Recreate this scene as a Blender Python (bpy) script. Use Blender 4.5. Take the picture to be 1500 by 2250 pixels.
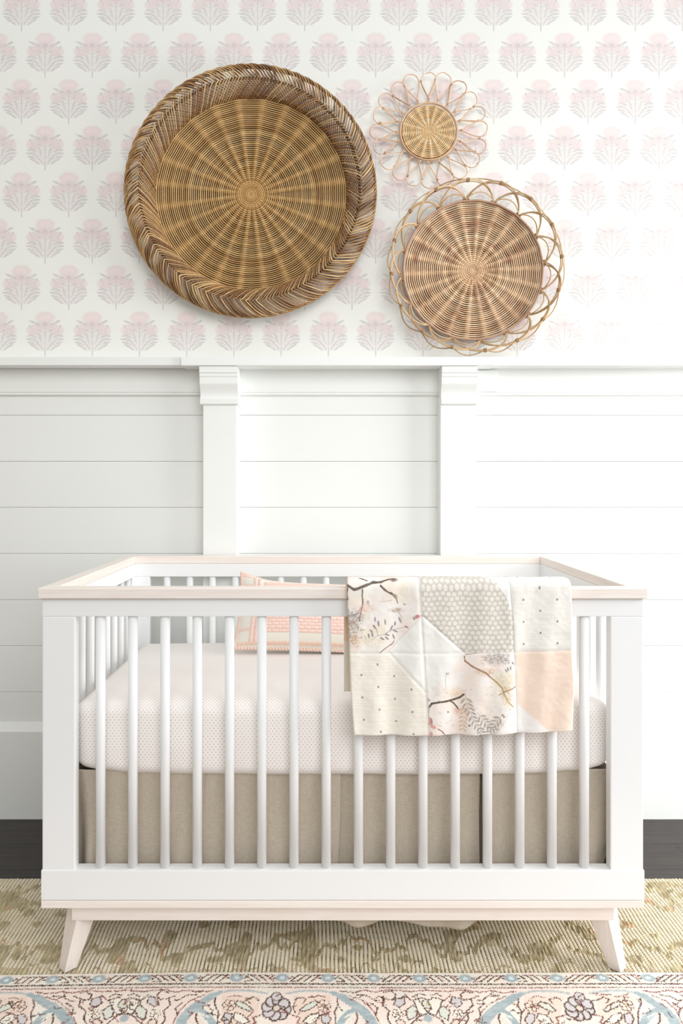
import bpy, math, random
import numpy as np
for o in list(bpy.data.objects): bpy.data.objects.remove(o, do_unlink=True)
scn = bpy.context.scene
COL = scn.collection
PI = math.pi
rng = np.random.default_rng(7); random.seed(7)

# ------------------------------------------------------------------ camera
F, VX, VY, CH = 1614.0, 715.0, 1060.0, 1.118      # focal length in px, vanishing point, eye height
cd = bpy.data.cameras.new('camera'); cam = bpy.data.objects.new('camera', cd); COL.objects.link(cam)
cam.location = (0, 0, CH); cam.rotation_euler = (PI/2, 0, 0)
cd.sensor_width = 36; cd.sensor_fit = 'AUTO'; cd.lens = F/2250*36
cd.shift_x = (750-VX)/2250; cd.shift_y = -(1125-VY)/2250
cd.clip_start = .05; scn.camera = cam
# ------------------------------------------------------------------ world, lamps, exposure
scn.view_settings.view_transform = 'Standard'; scn.view_settings.look = 'None'
scn.view_settings.gamma = 1; scn.view_settings.use_curve_mapping = False
scn.view_settings.exposure = 0.17
w = bpy.data.worlds.new('world'); scn.world = w; w.use_nodes = True
bg = w.node_tree.nodes['Background']; bg.inputs[0].default_value = (.96, .99, 1, 1); bg.inputs[1].default_value = 1
wn = w.node_tree.nodes; wl = w.node_tree.links      # brighter overhead than at eye level, like a pale ceiling
tc = wn.new('ShaderNodeTexCoord'); sx = wn.new('ShaderNodeSeparateXYZ'); mr = wn.new('ShaderNodeMapRange')
wl.new(tc.outputs['Generated'], sx.inputs[0]); wl.new(sx.outputs[2], mr.inputs[0])
mr.inputs[1].default_value = -.1; mr.inputs[2].default_value = .8; mr.inputs[3].default_value = .20; mr.inputs[4].default_value = .80
wl.new(mr.outputs[0], bg.inputs[1])
def area(name, loc, target, sx, sy, power, color=(1, 1, 1)):
    l = bpy.data.lights.new(name, 'AREA'); l.shape = 'RECTANGLE'; l.size = sx; l.size_y = sy; l.energy = power; l.color = color
    o = bpy.data.objects.new(name, l); COL.objects.link(o); o.location = loc
    from mathutils import Vector
    o.rotation_euler = (Vector(target)-Vector(loc)).to_track_quat('-Z', 'Y').to_euler()
    return o
area('daylight_right', (2.9, 1.45, 1.30), (.2, 2.1, .5), 1.8, 1.8, 70, (1, .995, .985))
area('daylight_front', (.9, -2.2, 2.9), (0, 2.2, .8), 3.0, 2.6, 90, (1, 1, .99))

def X(px, d): return (px-VX)*d/F
def Z(py, d): return CH-(py-VY)*d/F
def D(py, z=0): return (CH-z)*F/(py-VY)

# ------------------------------------------------------------------ materials
def s2l(c):
    c = np.asarray(c, float)/255.
    return np.where(c <= .04045, c/12.92, ((c+.055)/1.055)**2.4)
def rgba(c): return tuple(s2l(c))+(1,)
class NT:
    def __init__(s, name, rough=.6, spec=.3):
        s.m = bpy.data.materials.new(name); s.m.use_nodes = True; s.t = s.m.node_tree
        s.b = s.t.nodes['Principled BSDF']; s.b.inputs['Roughness'].default_value = rough
        s.b.inputs['Specular IOR Level'].default_value = spec
    def n(s, typ, props={}, **ins):
        nd = s.t.nodes.new(typ)
        for k, v in props.items(): setattr(nd, k, v)
        for k, v in ins.items():
            key = int(k[1:]) if k[0] == '_' and k[1:].isdigit() else k
            s.set(nd.inputs[key], v)
        return nd
    def set(s, sock, v):
        if isinstance(v, bpy.types.NodeSocket): s.t.links.new(v, sock)
        elif isinstance(v, bpy.types.Node): s.t.links.new(v.outputs[0], sock)
        else: sock.default_value = v
    def math(s, op, a, b=0, c=None):
        nd = s.t.nodes.new('ShaderNodeMath'); nd.operation = op; s.set(nd.inputs[0], a); s.set(nd.inputs[1], b)
        if c is not None: s.set(nd.inputs[2], c)
        return nd.outputs[0]
    def mix(s, f, a, b, blend='MIX'):
        nd = s.t.nodes.new('ShaderNodeMix'); nd.data_type = 'RGBA'; nd.blend_type = blend
        s.set(nd.inputs[0], f); s.set(nd.inputs[6], a); s.set(nd.inputs[7], b); return nd.outputs[2]
    def ramp(s, f, a, b):
        nd = s.t.nodes.new('ShaderNodeMapRange'); s.set(nd.inputs[0], f); nd.inputs[1].default_value = a; nd.inputs[2].default_value = b
        return nd.outputs[0]
    def color(s, v): s.set(s.b.inputs['Base Color'], v)
    def bump(s, h, strength=.3, dist=.002):
        b = s.n('ShaderNodeBump', Strength=strength, Distance=dist, Height=h); s.t.links.new(b.outputs[0], s.b.inputs['Normal'])
def noise_of(t, coord, scale, detail=3, mapping=None):
    if mapping:
        mp = t.n('ShaderNodeMapping', Vector=coord); mp.inputs['Scale'].default_value = mapping; coord = mp.outputs[0]
    return t.n('ShaderNodeTexNoise', Vector=coord, Scale=scale, Detail=detail).outputs[0]

def m_paint(name, c, rough=.45, spec=.35):
    t = NT(name, rough, spec); co = t.n('ShaderNodeTexCoord').outputs['Object']
    n = noise_of(t, co, 6, 2)
    t.color(t.mix(n, rgba(c), rgba([v-3 for v in c]))); t.bump(noise_of(t, co, 140, 2), .04, .001); return t.m
white_paint = m_paint('white_lacquer', (243, 244, 245), .38)
wall_paint = m_paint('white_wall_paint', (243, 245, 243), .5)
def m_wood(name='whitewashed_wood', axis='X'):
    t = NT(name, .5, .3); co = t.n('ShaderNodeTexCoord').outputs['Object']
    sc = {'X': (1.5, 30, 30), 'Y': (30, 1.5, 30), 'Z': (30, 30, 1.5)}[axis]
    a = noise_of(t, co, 3, 5, sc); b = noise_of(t, co, 14, 4, sc)
    c = t.mix(t.ramp(a, .35, .65), rgba((246, 238, 232)), rgba((240, 229, 221)))
    c = t.mix(t.math('MULTIPLY', t.ramp(b, .52, .72), .3), c, rgba((229, 214, 203)))
    t.color(c); t.bump(b, .1, .001); return t.m
wood_x, wood_y, wood_z = m_wood('whitewashed_wood_long', 'X'), m_wood('whitewashed_wood_deep', 'Y'), m_wood('whitewashed_wood_upright', 'Z')

def m_vcol(name, rough=.75, spec=.2, bump=None, fiber=None):
    t = NT(name, rough, spec); a = t.n('ShaderNodeVertexColor', {'layer_name': 'Col'}).outputs[0]
    if fiber:
        co = t.n('ShaderNodeTexCoord').outputs['Object']
        n = noise_of(t, co, fiber[0], 3, fiber[1] if len(fiber) > 2 else None)
        a = t.mix(t.ramp(n, .3, .7), a, t.mix(1.0, a, (fiber[-1],)*3+(1,), 'MULTIPLY'))
    t.color(a)
    if bump:
        co = t.n('ShaderNodeTexCoord').outputs['Object']; t.bump(noise_of(t, co, bump[0], 2), bump[1], .001)
    return t.m
cane = m_vcol('dyed_cane', .5, .35, fiber=(160, .8))
cloth_col = m_vcol('printed_cotton', .9, .1, bump=(700, .25))
wool_col = m_vcol('rug_wool', .95, .05, bump=(900, .3), fiber=(420, .92))

# ------------------------------------------------------------------ mesh builders
def link_mesh(name, V, Fq, mat, parent=None, col=None, smooth=False, uv=None, origin=None):
    """V (n,3); Fq = array of quads or list of faces"""
    V = np.asarray(V, float)
    me = bpy.data.meshes.new(name)
    if isinstance(Fq, np.ndarray):
        nf = len(Fq); k = Fq.shape[1]
        me.vertices.add(len(V)); me.vertices.foreach_set('co', V.astype(np.float32).ravel())
        me.loops.add(nf*k); me.loops.foreach_set('vertex_index', Fq.astype(np.int32).ravel())
        me.polygons.add(nf); me.polygons.foreach_set('loop_start', np.arange(0, nf*k, k, dtype=np.int32))
        me.update(calc_edges=True); me.validate()
    else:
        me.from_pydata([tuple(v) for v in V], [], Fq)
    if col is not None:
        ca = me.color_attributes.new('Col', 'FLOAT_COLOR', 'POINT')
        c4 = np.ones((len(V), 4), np.float32); c4[:, :3] = col; ca.data.foreach_set('color', c4.ravel())
    if uv is not None:
        ul = me.uv_layers.new(name='UVMap'); li = np.zeros(len(me.loops), np.int32); me.loops.foreach_get('vertex_index', li)
        ul.data.foreach_set('uv', np.asarray(uv, np.float32)[li].ravel())
    me.polygons.foreach_set('use_smooth', np.full(len(me.polygons), bool(smooth)))
    me.materials.append(mat)
    o = bpy.data.objects.new(name, me); COL.objects.link(o)
    if parent is not None: o.parent = parent
    return o
def grid_faces(nu, nv, off=0, closed_u=False):
    i = np.arange(nu if closed_u else nu-1); j = np.arange(nv-1)
    I, J = np.meshgrid(i, j, indexing='ij'); I2 = (I+1) % nu
    return np.stack([off+I*nv+J, off+I2*nv+J, off+I2*nv+J+1, off+I*nv+J+1], -1).reshape(-1, 4)
class MB:
    def __init__(s): s.V = []; s.F = []; s.C = []; s.n = 0
    def add(s, V, Fq, c=(1, 1, 1)):
        V = np.asarray(V, float); s.V.append(V); s.F.append(np.asarray(Fq)+s.n); c = np.asarray(c, float)
        s.C.append(np.broadcast_to(c, (len(V), 3))); s.n += len(V)
    def tube(s, P, r, c=(.5, .5, .5), sides=6, ref=(0, 1, 0), closed=False, flat=1.0):
        P = np.asarray(P, float); n = len(P)
        T = (np.roll(P, -1, 0)-np.roll(P, 1, 0)) if closed else np.gradient(P, axis=0)
        T /= np.linalg.norm(T, axis=1)[:, None]+1e-12
        A = np.cross(T, np.asarray(ref, float)); nn = np.linalg.norm(A, axis=1)
        A[nn < 1e-4] = np.cross(T[nn < 1e-4], (1, .3, .2)); A /= np.linalg.norm(A, axis=1)[:, None]
        B = np.cross(A, T); r = np.broadcast_to(r, (n,))
        a = np.arange(sides)*2*PI/sides
        V = P[:, None]+r[:, None, None]*(np.cos(a)[None, :, None]*A[:, None]+flat*np.sin(a)[None, :, None]*B[:, None])
        i = np.arange(n if closed else n-1); j = np.arange(sides); I, J = np.meshgrid(i, j, indexing='ij')
        I2 = (I+1) % n; J2 = (J+1) % sides
        Fq = np.stack([I*sides+J, I2*sides+J, I2*sides+J2, I*sides+J2], -1).reshape(-1, 4)
        c = np.asarray(c, float)
        if c.ndim == 2: c = np.repeat(c, sides, 0)
        s.add(V.reshape(-1, 3), Fq, c)
        if not closed and sides == 6:
            for k in (0, n-1):
                b = k*sides; q = np.array([[b, b+1, b+2, b+3], [b, b+3, b+4, b+5]])+s.n-len(P)*sides
                s.F.append(q)
    def build(s, name, mat, parent=None, smooth=True):
        return link_mesh(name, np.concatenate(s.V), np.concatenate(s.F), mat, parent, np.concatenate(s.C), smooth)

def box(name, x0, x1, y0, y1, z0, z1, mat, parent=None, bevel=.0015, seg=2):
    c = np.array([(x0+x1)/2, (y0+y1)/2, (z0+z1)/2]); h = np.array([x1-x0, y1-y0, z1-z0])/2
    V = [(sx*h[0], sy*h[1], sz*h[2]) for sx in (-1, 1) for sy in (-1, 1) for sz in (-1, 1)]
    Fc = [(0, 1, 3, 2), (4, 6, 7, 5), (0, 4, 5, 1), (2, 3, 7, 6), (0, 2, 6, 4), (1, 5, 7, 3)]
    me = bpy.data.meshes.new(name); me.from_pydata(V, [], Fc); me.materials.append(mat)
    if bevel:
        import bmesh
        bm = bmesh.new(); bm.from_mesh(me)
        bmesh.ops.bevel(bm, geom=bm.edges[:], offset=bevel, segments=seg, profile=.6, affect='EDGES', clamp_overlap=True)
        bm.to_mesh(me); bm.free()
    o = bpy.data.objects.new(name, me); COL.objects.link(o); o.location = c
    if parent is not None:
        o.parent = parent; o.location = c-np.array(parent.location)
    return o
def poly_prism(name, prof, a0, a1, axis, mat, parent=None, smooth=False):
    """profile list of 2D points, extruded along axis ('x': prof=(y,z), 'y': prof=(x,z))"""
    n = len(prof); V = []
    for a in (a0, a1):
        for p in prof: V.append((a, p[0], p[1]) if axis == 'x' else (p[0], a, p[1]))
    Fc = [tuple(range(n))[::-1], tuple(range(n, 2*n))]+[(i, (i+1) % n, n+(i+1) % n, n+i) for i in range(n)]
    return link_mesh(name, V, Fc, mat, parent)
def structure(o): o['kind'] = 'structure'; return o
def thing(name, label, cat, loc=(0, 0, 0), group=None):
    o = bpy.data.objects.new(name, None); COL.objects.link(o); o.location = loc; o.empty_display_size = .1
    return tag(o, label, cat, group)
def tag(o, label, cat, group=None):
    o['label'] = label; o['category'] = cat
    if group: o['group'] = group
    return o

# small smooth value noise for vertex work
def vnoise(x, y, seed=0, per=None):
    r = np.random.default_rng(seed).random((64, 64)); xi = np.floor(x).astype(int); yi = np.floor(y).astype(int)
    fx = x-xi; fy = y-yi; fx = fx*fx*(3-2*fx); fy = fy*fy*(3-2*fy)
    g = lambda a, b: r[a % 64, b % 64]
    return (g(xi, yi)*(1-fx)+g(xi+1, yi)*fx)*(1-fy)+(g(xi, yi+1)*(1-fx)+g(xi+1, yi+1)*fx)*fy

# painter: a raster of pattern colour that a dense mesh samples into its colour attribute
class Canvas:
    def __init__(s, x0, y0, x1, y1, res, base):
        s.x0, s.y0, s.res = x0, y0, res; s.w = int((x1-x0)*res); s.h = int((y1-y0)*res)
        s.im = np.ones((s.h, s.w, 3))*np.asarray(base, float)
        s.gx, s.gy = np.meshgrid(x0+(np.arange(s.w)+.5)/res, y0+(np.arange(s.h)+.5)/res)
    def blend(s, mask, c, sl=(slice(None), slice(None))):
        s.im[sl] = s.im[sl]*(1-mask[..., None])+np.asarray(c, float)*mask[..., None]
    def win(s, xa, ya, xb, yb):
        i0 = max(0, int((xa-s.x0)*s.res)); i1 = min(s.w, int((xb-s.x0)*s.res)+2)
        j0 = max(0, int((ya-s.y0)*s.res)); j1 = min(s.h, int((yb-s.y0)*s.res)+2)
        return None if i1 <= i0 or j1 <= j0 else (slice(j0, j1), slice(i0, i1))
    def line(s, pts, wd, c, a=1., soft=.5, taper=False, mask=None):
        pts = [np.asarray(p, float) for p in pts]; n = len(pts)-1
        for k in range(n):
            p, q = pts[k], pts[k+1]; ww = wd if not taper else wd*(1-.75*(k+.5)/n)
            m = ww+soft*2; sl = s.win(min(p[0], q[0])-m, min(p[1], q[1])-m, max(p[0], q[0])+m, max(p[1], q[1])+m)
            if sl is None: continue
            gx, gy = s.gx[sl], s.gy[sl]; v = q-p; L = v@v+1e-12
            t = np.clip(((gx-p[0])*v[0]+(gy-p[1])*v[1])/L, 0, 1)
            d = np.hypot(gx-p[0]-t*v[0], gy-p[1]-t*v[1]); al = np.clip((ww/2-d)/soft+.5, 0, 1)*a
            if mask is not None: al = al*mask[sl]
            s.blend(al, c, sl)
    def ell(s, cx, cy, rx, ry, rot, c, a=1., soft=.25, mask=None):
        R = max(rx, ry)*(1+soft); sl = s.win(cx-R, cy-R, cx+R, cy+R)
        if sl is None: return
        dx, dy = s.gx[sl]-cx, s.gy[sl]-cy; ca, sa = math.cos(rot), math.sin(rot)
        d = np.hypot((dx*ca+dy*sa)/rx, (-dx*sa+dy*ca)/ry); al = np.clip((1-d)/soft+.5, 0, 1)*a
        if mask is not None: al = al*mask[sl]
        s.blend(al, c, sl)
    def poly(s, pts, c, a=1., mask=None, ret=False):
        ins = np.zeros((s.h, s.w), bool); n = len(pts)
        for k in range(n):
            (ax, ay), (bx, by) = pts[k], pts[(k+1) % n]
            if ay == by: continue
            cond = ((ay > s.gy) != (by > s.gy)) & (s.gx < (bx-ax)*(s.gy-ay)/(by-ay)+ax); ins ^= cond
        if ret: return ins.astype(float)
        m = ins.astype(float)*a
        if mask is not None: m = m*mask
        s.blend(m, c)
    def sample(s, x, y):
        i = np.clip(((x-s.x0)*s.res).astype(int), 0, s.w-1); j = np.clip(((y-s.y0)*s.res).astype(int), 0, s.h-1)
        return s.im[j, i]

# ================================================================== THE ROOM
YW = 2.50                                            # wall plane
FZ = -.012                                           # bare floor
def m_floor():
    t = NT('dark_stained_oak', .32, .5); mp_ = t.n('ShaderNodeMapping', Vector=t.n('ShaderNodeTexCoord').outputs['Object']); mp_.inputs['Location'].default_value = (.21, .081, 0); co = mp_.outputs[0]
    bk = t.n('ShaderNodeTexBrick', {'offset': .37}, Vector=co, Scale=1.0)
    bk.inputs['Color1'].default_value = (0, 0, 0, 1); bk.inputs['Color2'].default_value = (1, 1, 1, 1)
    bk.inputs['Mortar'].default_value = (.5, .5, .5, 1); bk.inputs['Mortar Size'].default_value = .0018
    bk.inputs['Brick Width'].default_value = 1.3; bk.inputs['Row Height'].default_value = .15
    g = noise_of(t, co, 3, 6, (2, 40, 1)); g2 = noise_of(t, co, 12, 4, (1.5, 60, 1))
    c = t.mix(bk.outputs[0], rgba((20, 16, 14)), rgba((38, 31, 28)))
    c = t.mix(t.ramp(g, .35, .7), c, rgba((58, 47, 42)))
    c = t.mix(t.math('MULTIPLY', t.ramp(g2, .5, .75), .6), c, rgba((24, 18, 16)))
    c = t.mix(bk.outputs[1], c, rgba((10, 8, 7)))
    t.color(c); t.set(t.b.inputs['Roughness'], t.math('MULTIPLY_ADD', g2, .25, .25))
    t.bump(t.math('SUBTRACT', g2, t.math('MULTIPLY', bk.outputs[1], 3)), .35, .002); return t.m
structure(box('floor', -4, 4, -5, YW+.05, FZ-.05, FZ, m_floor(), bevel=0))

structure(box('added_wall_left', -1.50, -1.45, -2.6, YW, FZ, 2.9, m_paint('added_wall_grey', (176, 168, 156), .7), bevel=0))  # unseen wall, added in grey to keep the lower left of the room dim

def m_wallpaper():
    t = NT('block_print_wallpaper', .7, .15); co = t.n('ShaderNodeTexCoord').outputs['Object']
    sp = t.n('ShaderNodeSeparateXYZ', Vector=co); k = F/YW                      # motif drawn in 1/k metre units
    PX, PY = 103.7, 102.1
    u = t.math('MULTIPLY', sp.outputs[0], k); v = t.math('MULTIPLY', sp.outputs[2], k)   # object origin = stem foot of one motif
    row = t.math('FLOOR', t.math('DIVIDE', v, PY)); odd = t.math('MODULO', t.math('ADD', row, 100), 2)
    lv = t.math('SUBTRACT', v, t.math('MULTIPLY', row, PY))
    u2 = t.math('ADD', u, t.math('MULTIPLY', odd, PX/2)); cell = t.math('ROUND', t.math('DIVIDE', u2, PX))
    lu = t.math('SUBTRACT', u2, t.math('MULTIPLY', cell, PX)); au = t.math('ABSOLUTE', lu)
    nz = t.n('ShaderNodeTexNoise', Vector=t.n('ShaderNodeCombineXYZ', X=lu, Y=lv).outputs[0], Scale=.22, Detail=1)
    nv = t.math('MULTIPLY', t.math('SUBTRACT', nz.outputs[0], .5), 5.0)
    P = t.n('ShaderNodeCombineXYZ', X=t.math('ADD', au, nv), Y=t.math('ADD', lv, nv)).outputs[0]
    P0 = t.n('ShaderNodeCombineXYZ', X=au, Y=lv).outputs[0]
    def ell(cx, cy, rx, ry, rot=0, soft=.25, src=None):
        mp = t.n('ShaderNodeMapping', {'vector_type': 'TEXTURE'}, Vector=src or P)
        mp.inputs['Location'].default_value = (cx, cy, 0); mp.inputs['Rotation'].default_value = (0, 0, math.radians(rot)); mp.inputs['Scale'].default_value = (rx, ry, 1)
        d = t.n('ShaderNodeVectorMath', {'operation': 'LENGTH'}, _0=mp.outputs[0]).outputs['Value']
        return t.ramp(d, 1+soft, 1-soft)
    def union(L):
        a = L[0]
        for b in L[1:]: a = t.math('MAXIMUM', a, b)
        return a
    pink = union([ell(0, 85, 20, 13), ell(26, 58, 14, 11), ell(8, 66, 11, 10)])
    pale = union([ell(0, 48, 36, 34, 0, .12), ell(0, 84, 23, 15)])
    leaves = union([ell(27, 76, 8, 2.6, 25), ell(17, 71, 6, 2, 10), ell(34, 46, 7, 2, -15), ell(35, 38, 8, 2, 5), ell(31, 30, 9, 2, 15),
                    ell(26, 23, 9, 2, 25), ell(18, 18, 8, 2, 35), ell(20, 34, 8, 1.8, 40), ell(13, 26, 8, 1.6, 50), ell(24, 44, 8, 1.8, 25),
                    ell(12, 46, 7, 1.6, 55), ell(9, 36, 9, 1.3, 65), ell(12, 57, 6, 1.4, 30), ell(33, 66, 4, 1.6, 60), ell(8, 19, 7, 1.3, 60)])
    stem = union([ell(0, 9, 1.5, 14, 0, .3, P0), ell(0, 50, 1.2, 30, 0, .3, P0), ell(2.5, 72, 3, 3, 0, .3, P0)])
    ring = t.math('SUBTRACT', ell(26, 58, 14, 11), ell(26, 58, 12, 9)); ring2 = t.math('SUBTRACT', ell(0, 85, 18, 12), ell(0, 85, 15.5, 10))
    sc = t.n('ShaderNodeTexVoronoi', {'feature': 'DISTANCE_TO_EDGE'}, Vector=P0, Scale=.26)
    scr = t.math('MULTIPLY', t.ramp(sc.outputs[0], .14, .03), ell(0, 47, 36, 33, 0, .12))
    gray = union([leaves, stem, t.math('MULTIPLY', ring, .55), t.math('MULTIPLY', ring2, .5), t.math('MULTIPLY', scr, .8)])
    c = rgba((243, 244, 240))
    c = t.mix(t.math('MULTIPLY', pale, .3), c, rgba((243, 230, 229)))
    c = t.mix(t.math('MULTIPLY', pink, .6), c, rgba((242, 221, 221)))
    big = noise_of(t, co, 30, 2)
    c = t.mix(t.math('MULTIPLY', gray, t.math('MULTIPLY_ADD', big, .5, .32)), c, rgba((196, 190, 192)))
    t.color(c); return t.m
zl = 1.497                                            # underside of the ledge
wp_x, wp_z = X(99, YW), Z(783.5, YW)
wpm = m_wallpaper()
o = box('wall_back', -3.2, 3.2, YW, YW+.05, FZ, 2.9, wpm, bevel=0)
# put the object origin on a motif's stem foot so that the print registers
off = np.array([wp_x, YW, wp_z])-np.array(o.location)
o.data.transform(__import__('mathutils').Matrix.Translation(-off)); o.location = (wp_x, YW, wp_z)
structure(o)

# tongue boards of the wainscot (one mesh), grooves 4 mm
m = MB(); pitch = 100.8*YW/F; zt = Z(913, YW)
edges = [1.50, zt]+[zt-pitch*k for k in range(1, 9)]
CH_ = .0014
for a, b in zip(edges[:-1], edges[1:]):
    prof = [(YW-.0005, b), (YW-.0095, b+.0002), (YW-.0136, b+.0006), (YW-.014, b+CH_), (YW-.014, a-CH_), (YW-.0136, a-.0006), (YW-.0095, a-.0002), (YW-.0005, a)]
    V = [(x, p[0], p[1]) for x in (-1.45, 2.6) for p in prof]; n = 8
    m.add(V, [[i, i+1, n+i+1, n+i] for i in range(n-1)])
structure(m.build('trim_1', wall_paint, smooth=False))
YP = YW-.014
# baseboard with its bevelled cap
yb = 2.464
structure(poly_prism('baseboard_back', [(YP, FZ), (yb, FZ), (yb, Z(1608, yb)), (yb+.004, Z(1606, yb)), (YP-.001, Z(1593, yb)+.004), (YP, Z(1593, yb)+.004)], -1.45, 2.6, 'x', wall_paint))
# header board with a bead below
yh = 2.472
structure(poly_prism('trim_2', [(YP, 1.50), (yh, 1.50), (yh, Z(861, yh)), (yh+.003, Z(862, yh)), (yh+.004, Z(864, yh)), (yh+.002, Z(866, yh)), (yh+.004, Z(868, yh)), (YP, Z(869, yh))], -1.45, 2.6, 'x', wall_paint))
yl = 2.385
structure(box('trim_3', X(397, yl), X(1087, yl), yl, YW, Z(803, yl), Z(784, yl), wall_paint, bevel=.002))
ys = 2.398
structure(box('trim_4', -1.45, X(397, yl), ys, YW, Z(802.5, ys), Z(784, ys), wall_paint, bevel=.002))
structure(box('trim_5', X(1087, yl), 2.6, ys, YW, Z(803, ys), Z(784, ys), wall_paint, bevel=.002))
yq = 2.418
for i, (a, b, ca, cb) in enumerate([(445.5, 520.5, 437.5, 521), (967, 1045.5, 971, 1049)]):
    structure(box('trim_%d' % (6+2*i), X(a, yq), X(b, yq), yq, YP+.001, FZ, 1.40, wall_paint, bevel=.003))
    yc = 2.392
    zz = lambda p, y=yc: Z(p, y)
    prof = [(YP, zl), (yc, zl), (yc, zz(818)), (yc+.004, zz(820)), (yc+.004, zz(826)), (yc+.007, zz(828)), (yc+.007, zz(842))]
    for q in np.linspace(0, 1, 9)[1:]:
        prof.append((yc+.007+.017*math.sin(q*PI/2)**1.2, zz(842)-(zz(842)-zz(868))*q))
    prof += [(yc+.020, zz(872)), (yc+.016, zz(876)), (yc+.016, zz(886)), (yc+.022, zz(888)), (YP, zz(888))]
    structure(poly_prism('trim_%d' % (7+2*i), prof, X(ca, yc), X(cb, yc), 'x', wall_paint))
structure(box('trim_10', X(1049, 2.46), X(1093, 2.46), 2.464, YP, Z(860, 2.464), 1.494, wall_paint, bevel=.001))

# ================================================================== GREEN KNOTTED RUG
def green_rug():
    pit, kl = .0097, .0078
    x0, x1, y0, y1 = -1.12, 1.18, 1.30, D(1923)
    nx = int((x1-x0)/pit)*6+1; ny = int((y1-y0)/kl)*5+1
    xs = np.linspace(x0, x1, nx); ys_ = np.linspace(y0, y1, ny)
    XX, YY = np.meshgrid(xs, ys_, indexing='ij')
    wob = .0022*(vnoise(XX*9, YY*14, 3)-.5)*2+.0035*(vnoise(XX*3, YY*4, 4)-.5)*2
    U = (XX+wob)/pit; col = np.floor(U); fu = U-col
    jit = vnoise(col*1.7, YY*0+3.1, 5)
    Vv = YY/kl+jit*1.0+(np.abs(fu-.5))*.55; rowk = np.floor(Vv); fv = Vv-rowk
    rib = np.sqrt(np.clip(1-(2*fu-1)**2, 0, 1)); kn = np.sqrt(np.clip(1-(2*fv-1)**2*.9, 0, 1))
    # woven zigzag fields of longer pile
    per = .17; tri = np.abs(((XX+.03)/per) % 1-.5)*2
    b1 = YY-1.78+.055*tri-.02; b2 = YY-1.93-.05*tri; b3 = YY-2.03+.04*tri
    rag = .040*(vnoise(XX*40, YY*18, 8)-.5)+.05*(vnoise(XX*103, YY*9, 9)-.5)
    band = lambda b, w: np.clip((w-np.abs(b+rag))/.004, 0, 1)
    pile = np.maximum(np.maximum(band(b1, .012), band(b2, .016)), np.maximum(band(b3, .012), band(YY-1.70+.02*tri, .006)))
    spots = np.clip((vnoise(XX*26, YY*22, 12)-.70)/.06, 0, 1); pile = np.maximum(pile, spots*.9)
    fuzz = vnoise(XX*330, YY*60, 10)
    ZZ = -.0105+.0085*rib**.8*(.25+.75*kn)*(1-pile)+pile*(.0015+.0040*rib*.8+.0060*fuzz)
    r_ = vnoise(col*3.3+.5, rowk*2.7+.5, 11)
    tint = vnoise(XX*6, YY*8, 13)
    A = s2l((246, 238, 222)); Bc = s2l((232, 220, 194)); G = s2l((208, 194, 152)); Dk = s2l((146, 128, 88)); Br = s2l((200, 160, 120))
    c = A[None, None]*(1-r_[..., None])+Bc*r_[..., None]
    c = c*(1-.35*tint[..., None])+G*.35*tint[..., None]
    pc = G*(1-fuzz[..., None])+Dk*fuzz[..., None]
    pt = np.clip((vnoise(XX*31, YY*29, 15)-.82)/.05, 0, 1)[..., None]; pc = pc*(1-pt)+Br*pt
    c = c*(1-pile[..., None]*.7)+pc*pile[..., None]*.7
    gap = np.clip(1-rib*(.1+.9*kn)*1.3, 0, 1)[..., None]*(1-pile[..., None]*.6); c = c*(1-.8*gap)+Dk*.55*gap*.8
    # scalloped far edge where the knotted cords end
    endcut = np.clip((YY-(y1-.006*(1+rib)-.008*vnoise(col*1.9, YY*0, 6)*0))/.004, 0, 1)
    ZZ = ZZ*(1-endcut)+(-.0112)*endcut
    V = np.stack([XX, YY, ZZ], -1).reshape(-1, 3)
    o = link_mesh('knotted_rug', V, grid_faces(nx, ny), wool_col, None, c.reshape(-1, 3), False)
    tag(o, 'olive and tan knotted wool rug lying under the crib on the dark floor', 'rug')
green_rug()

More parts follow.
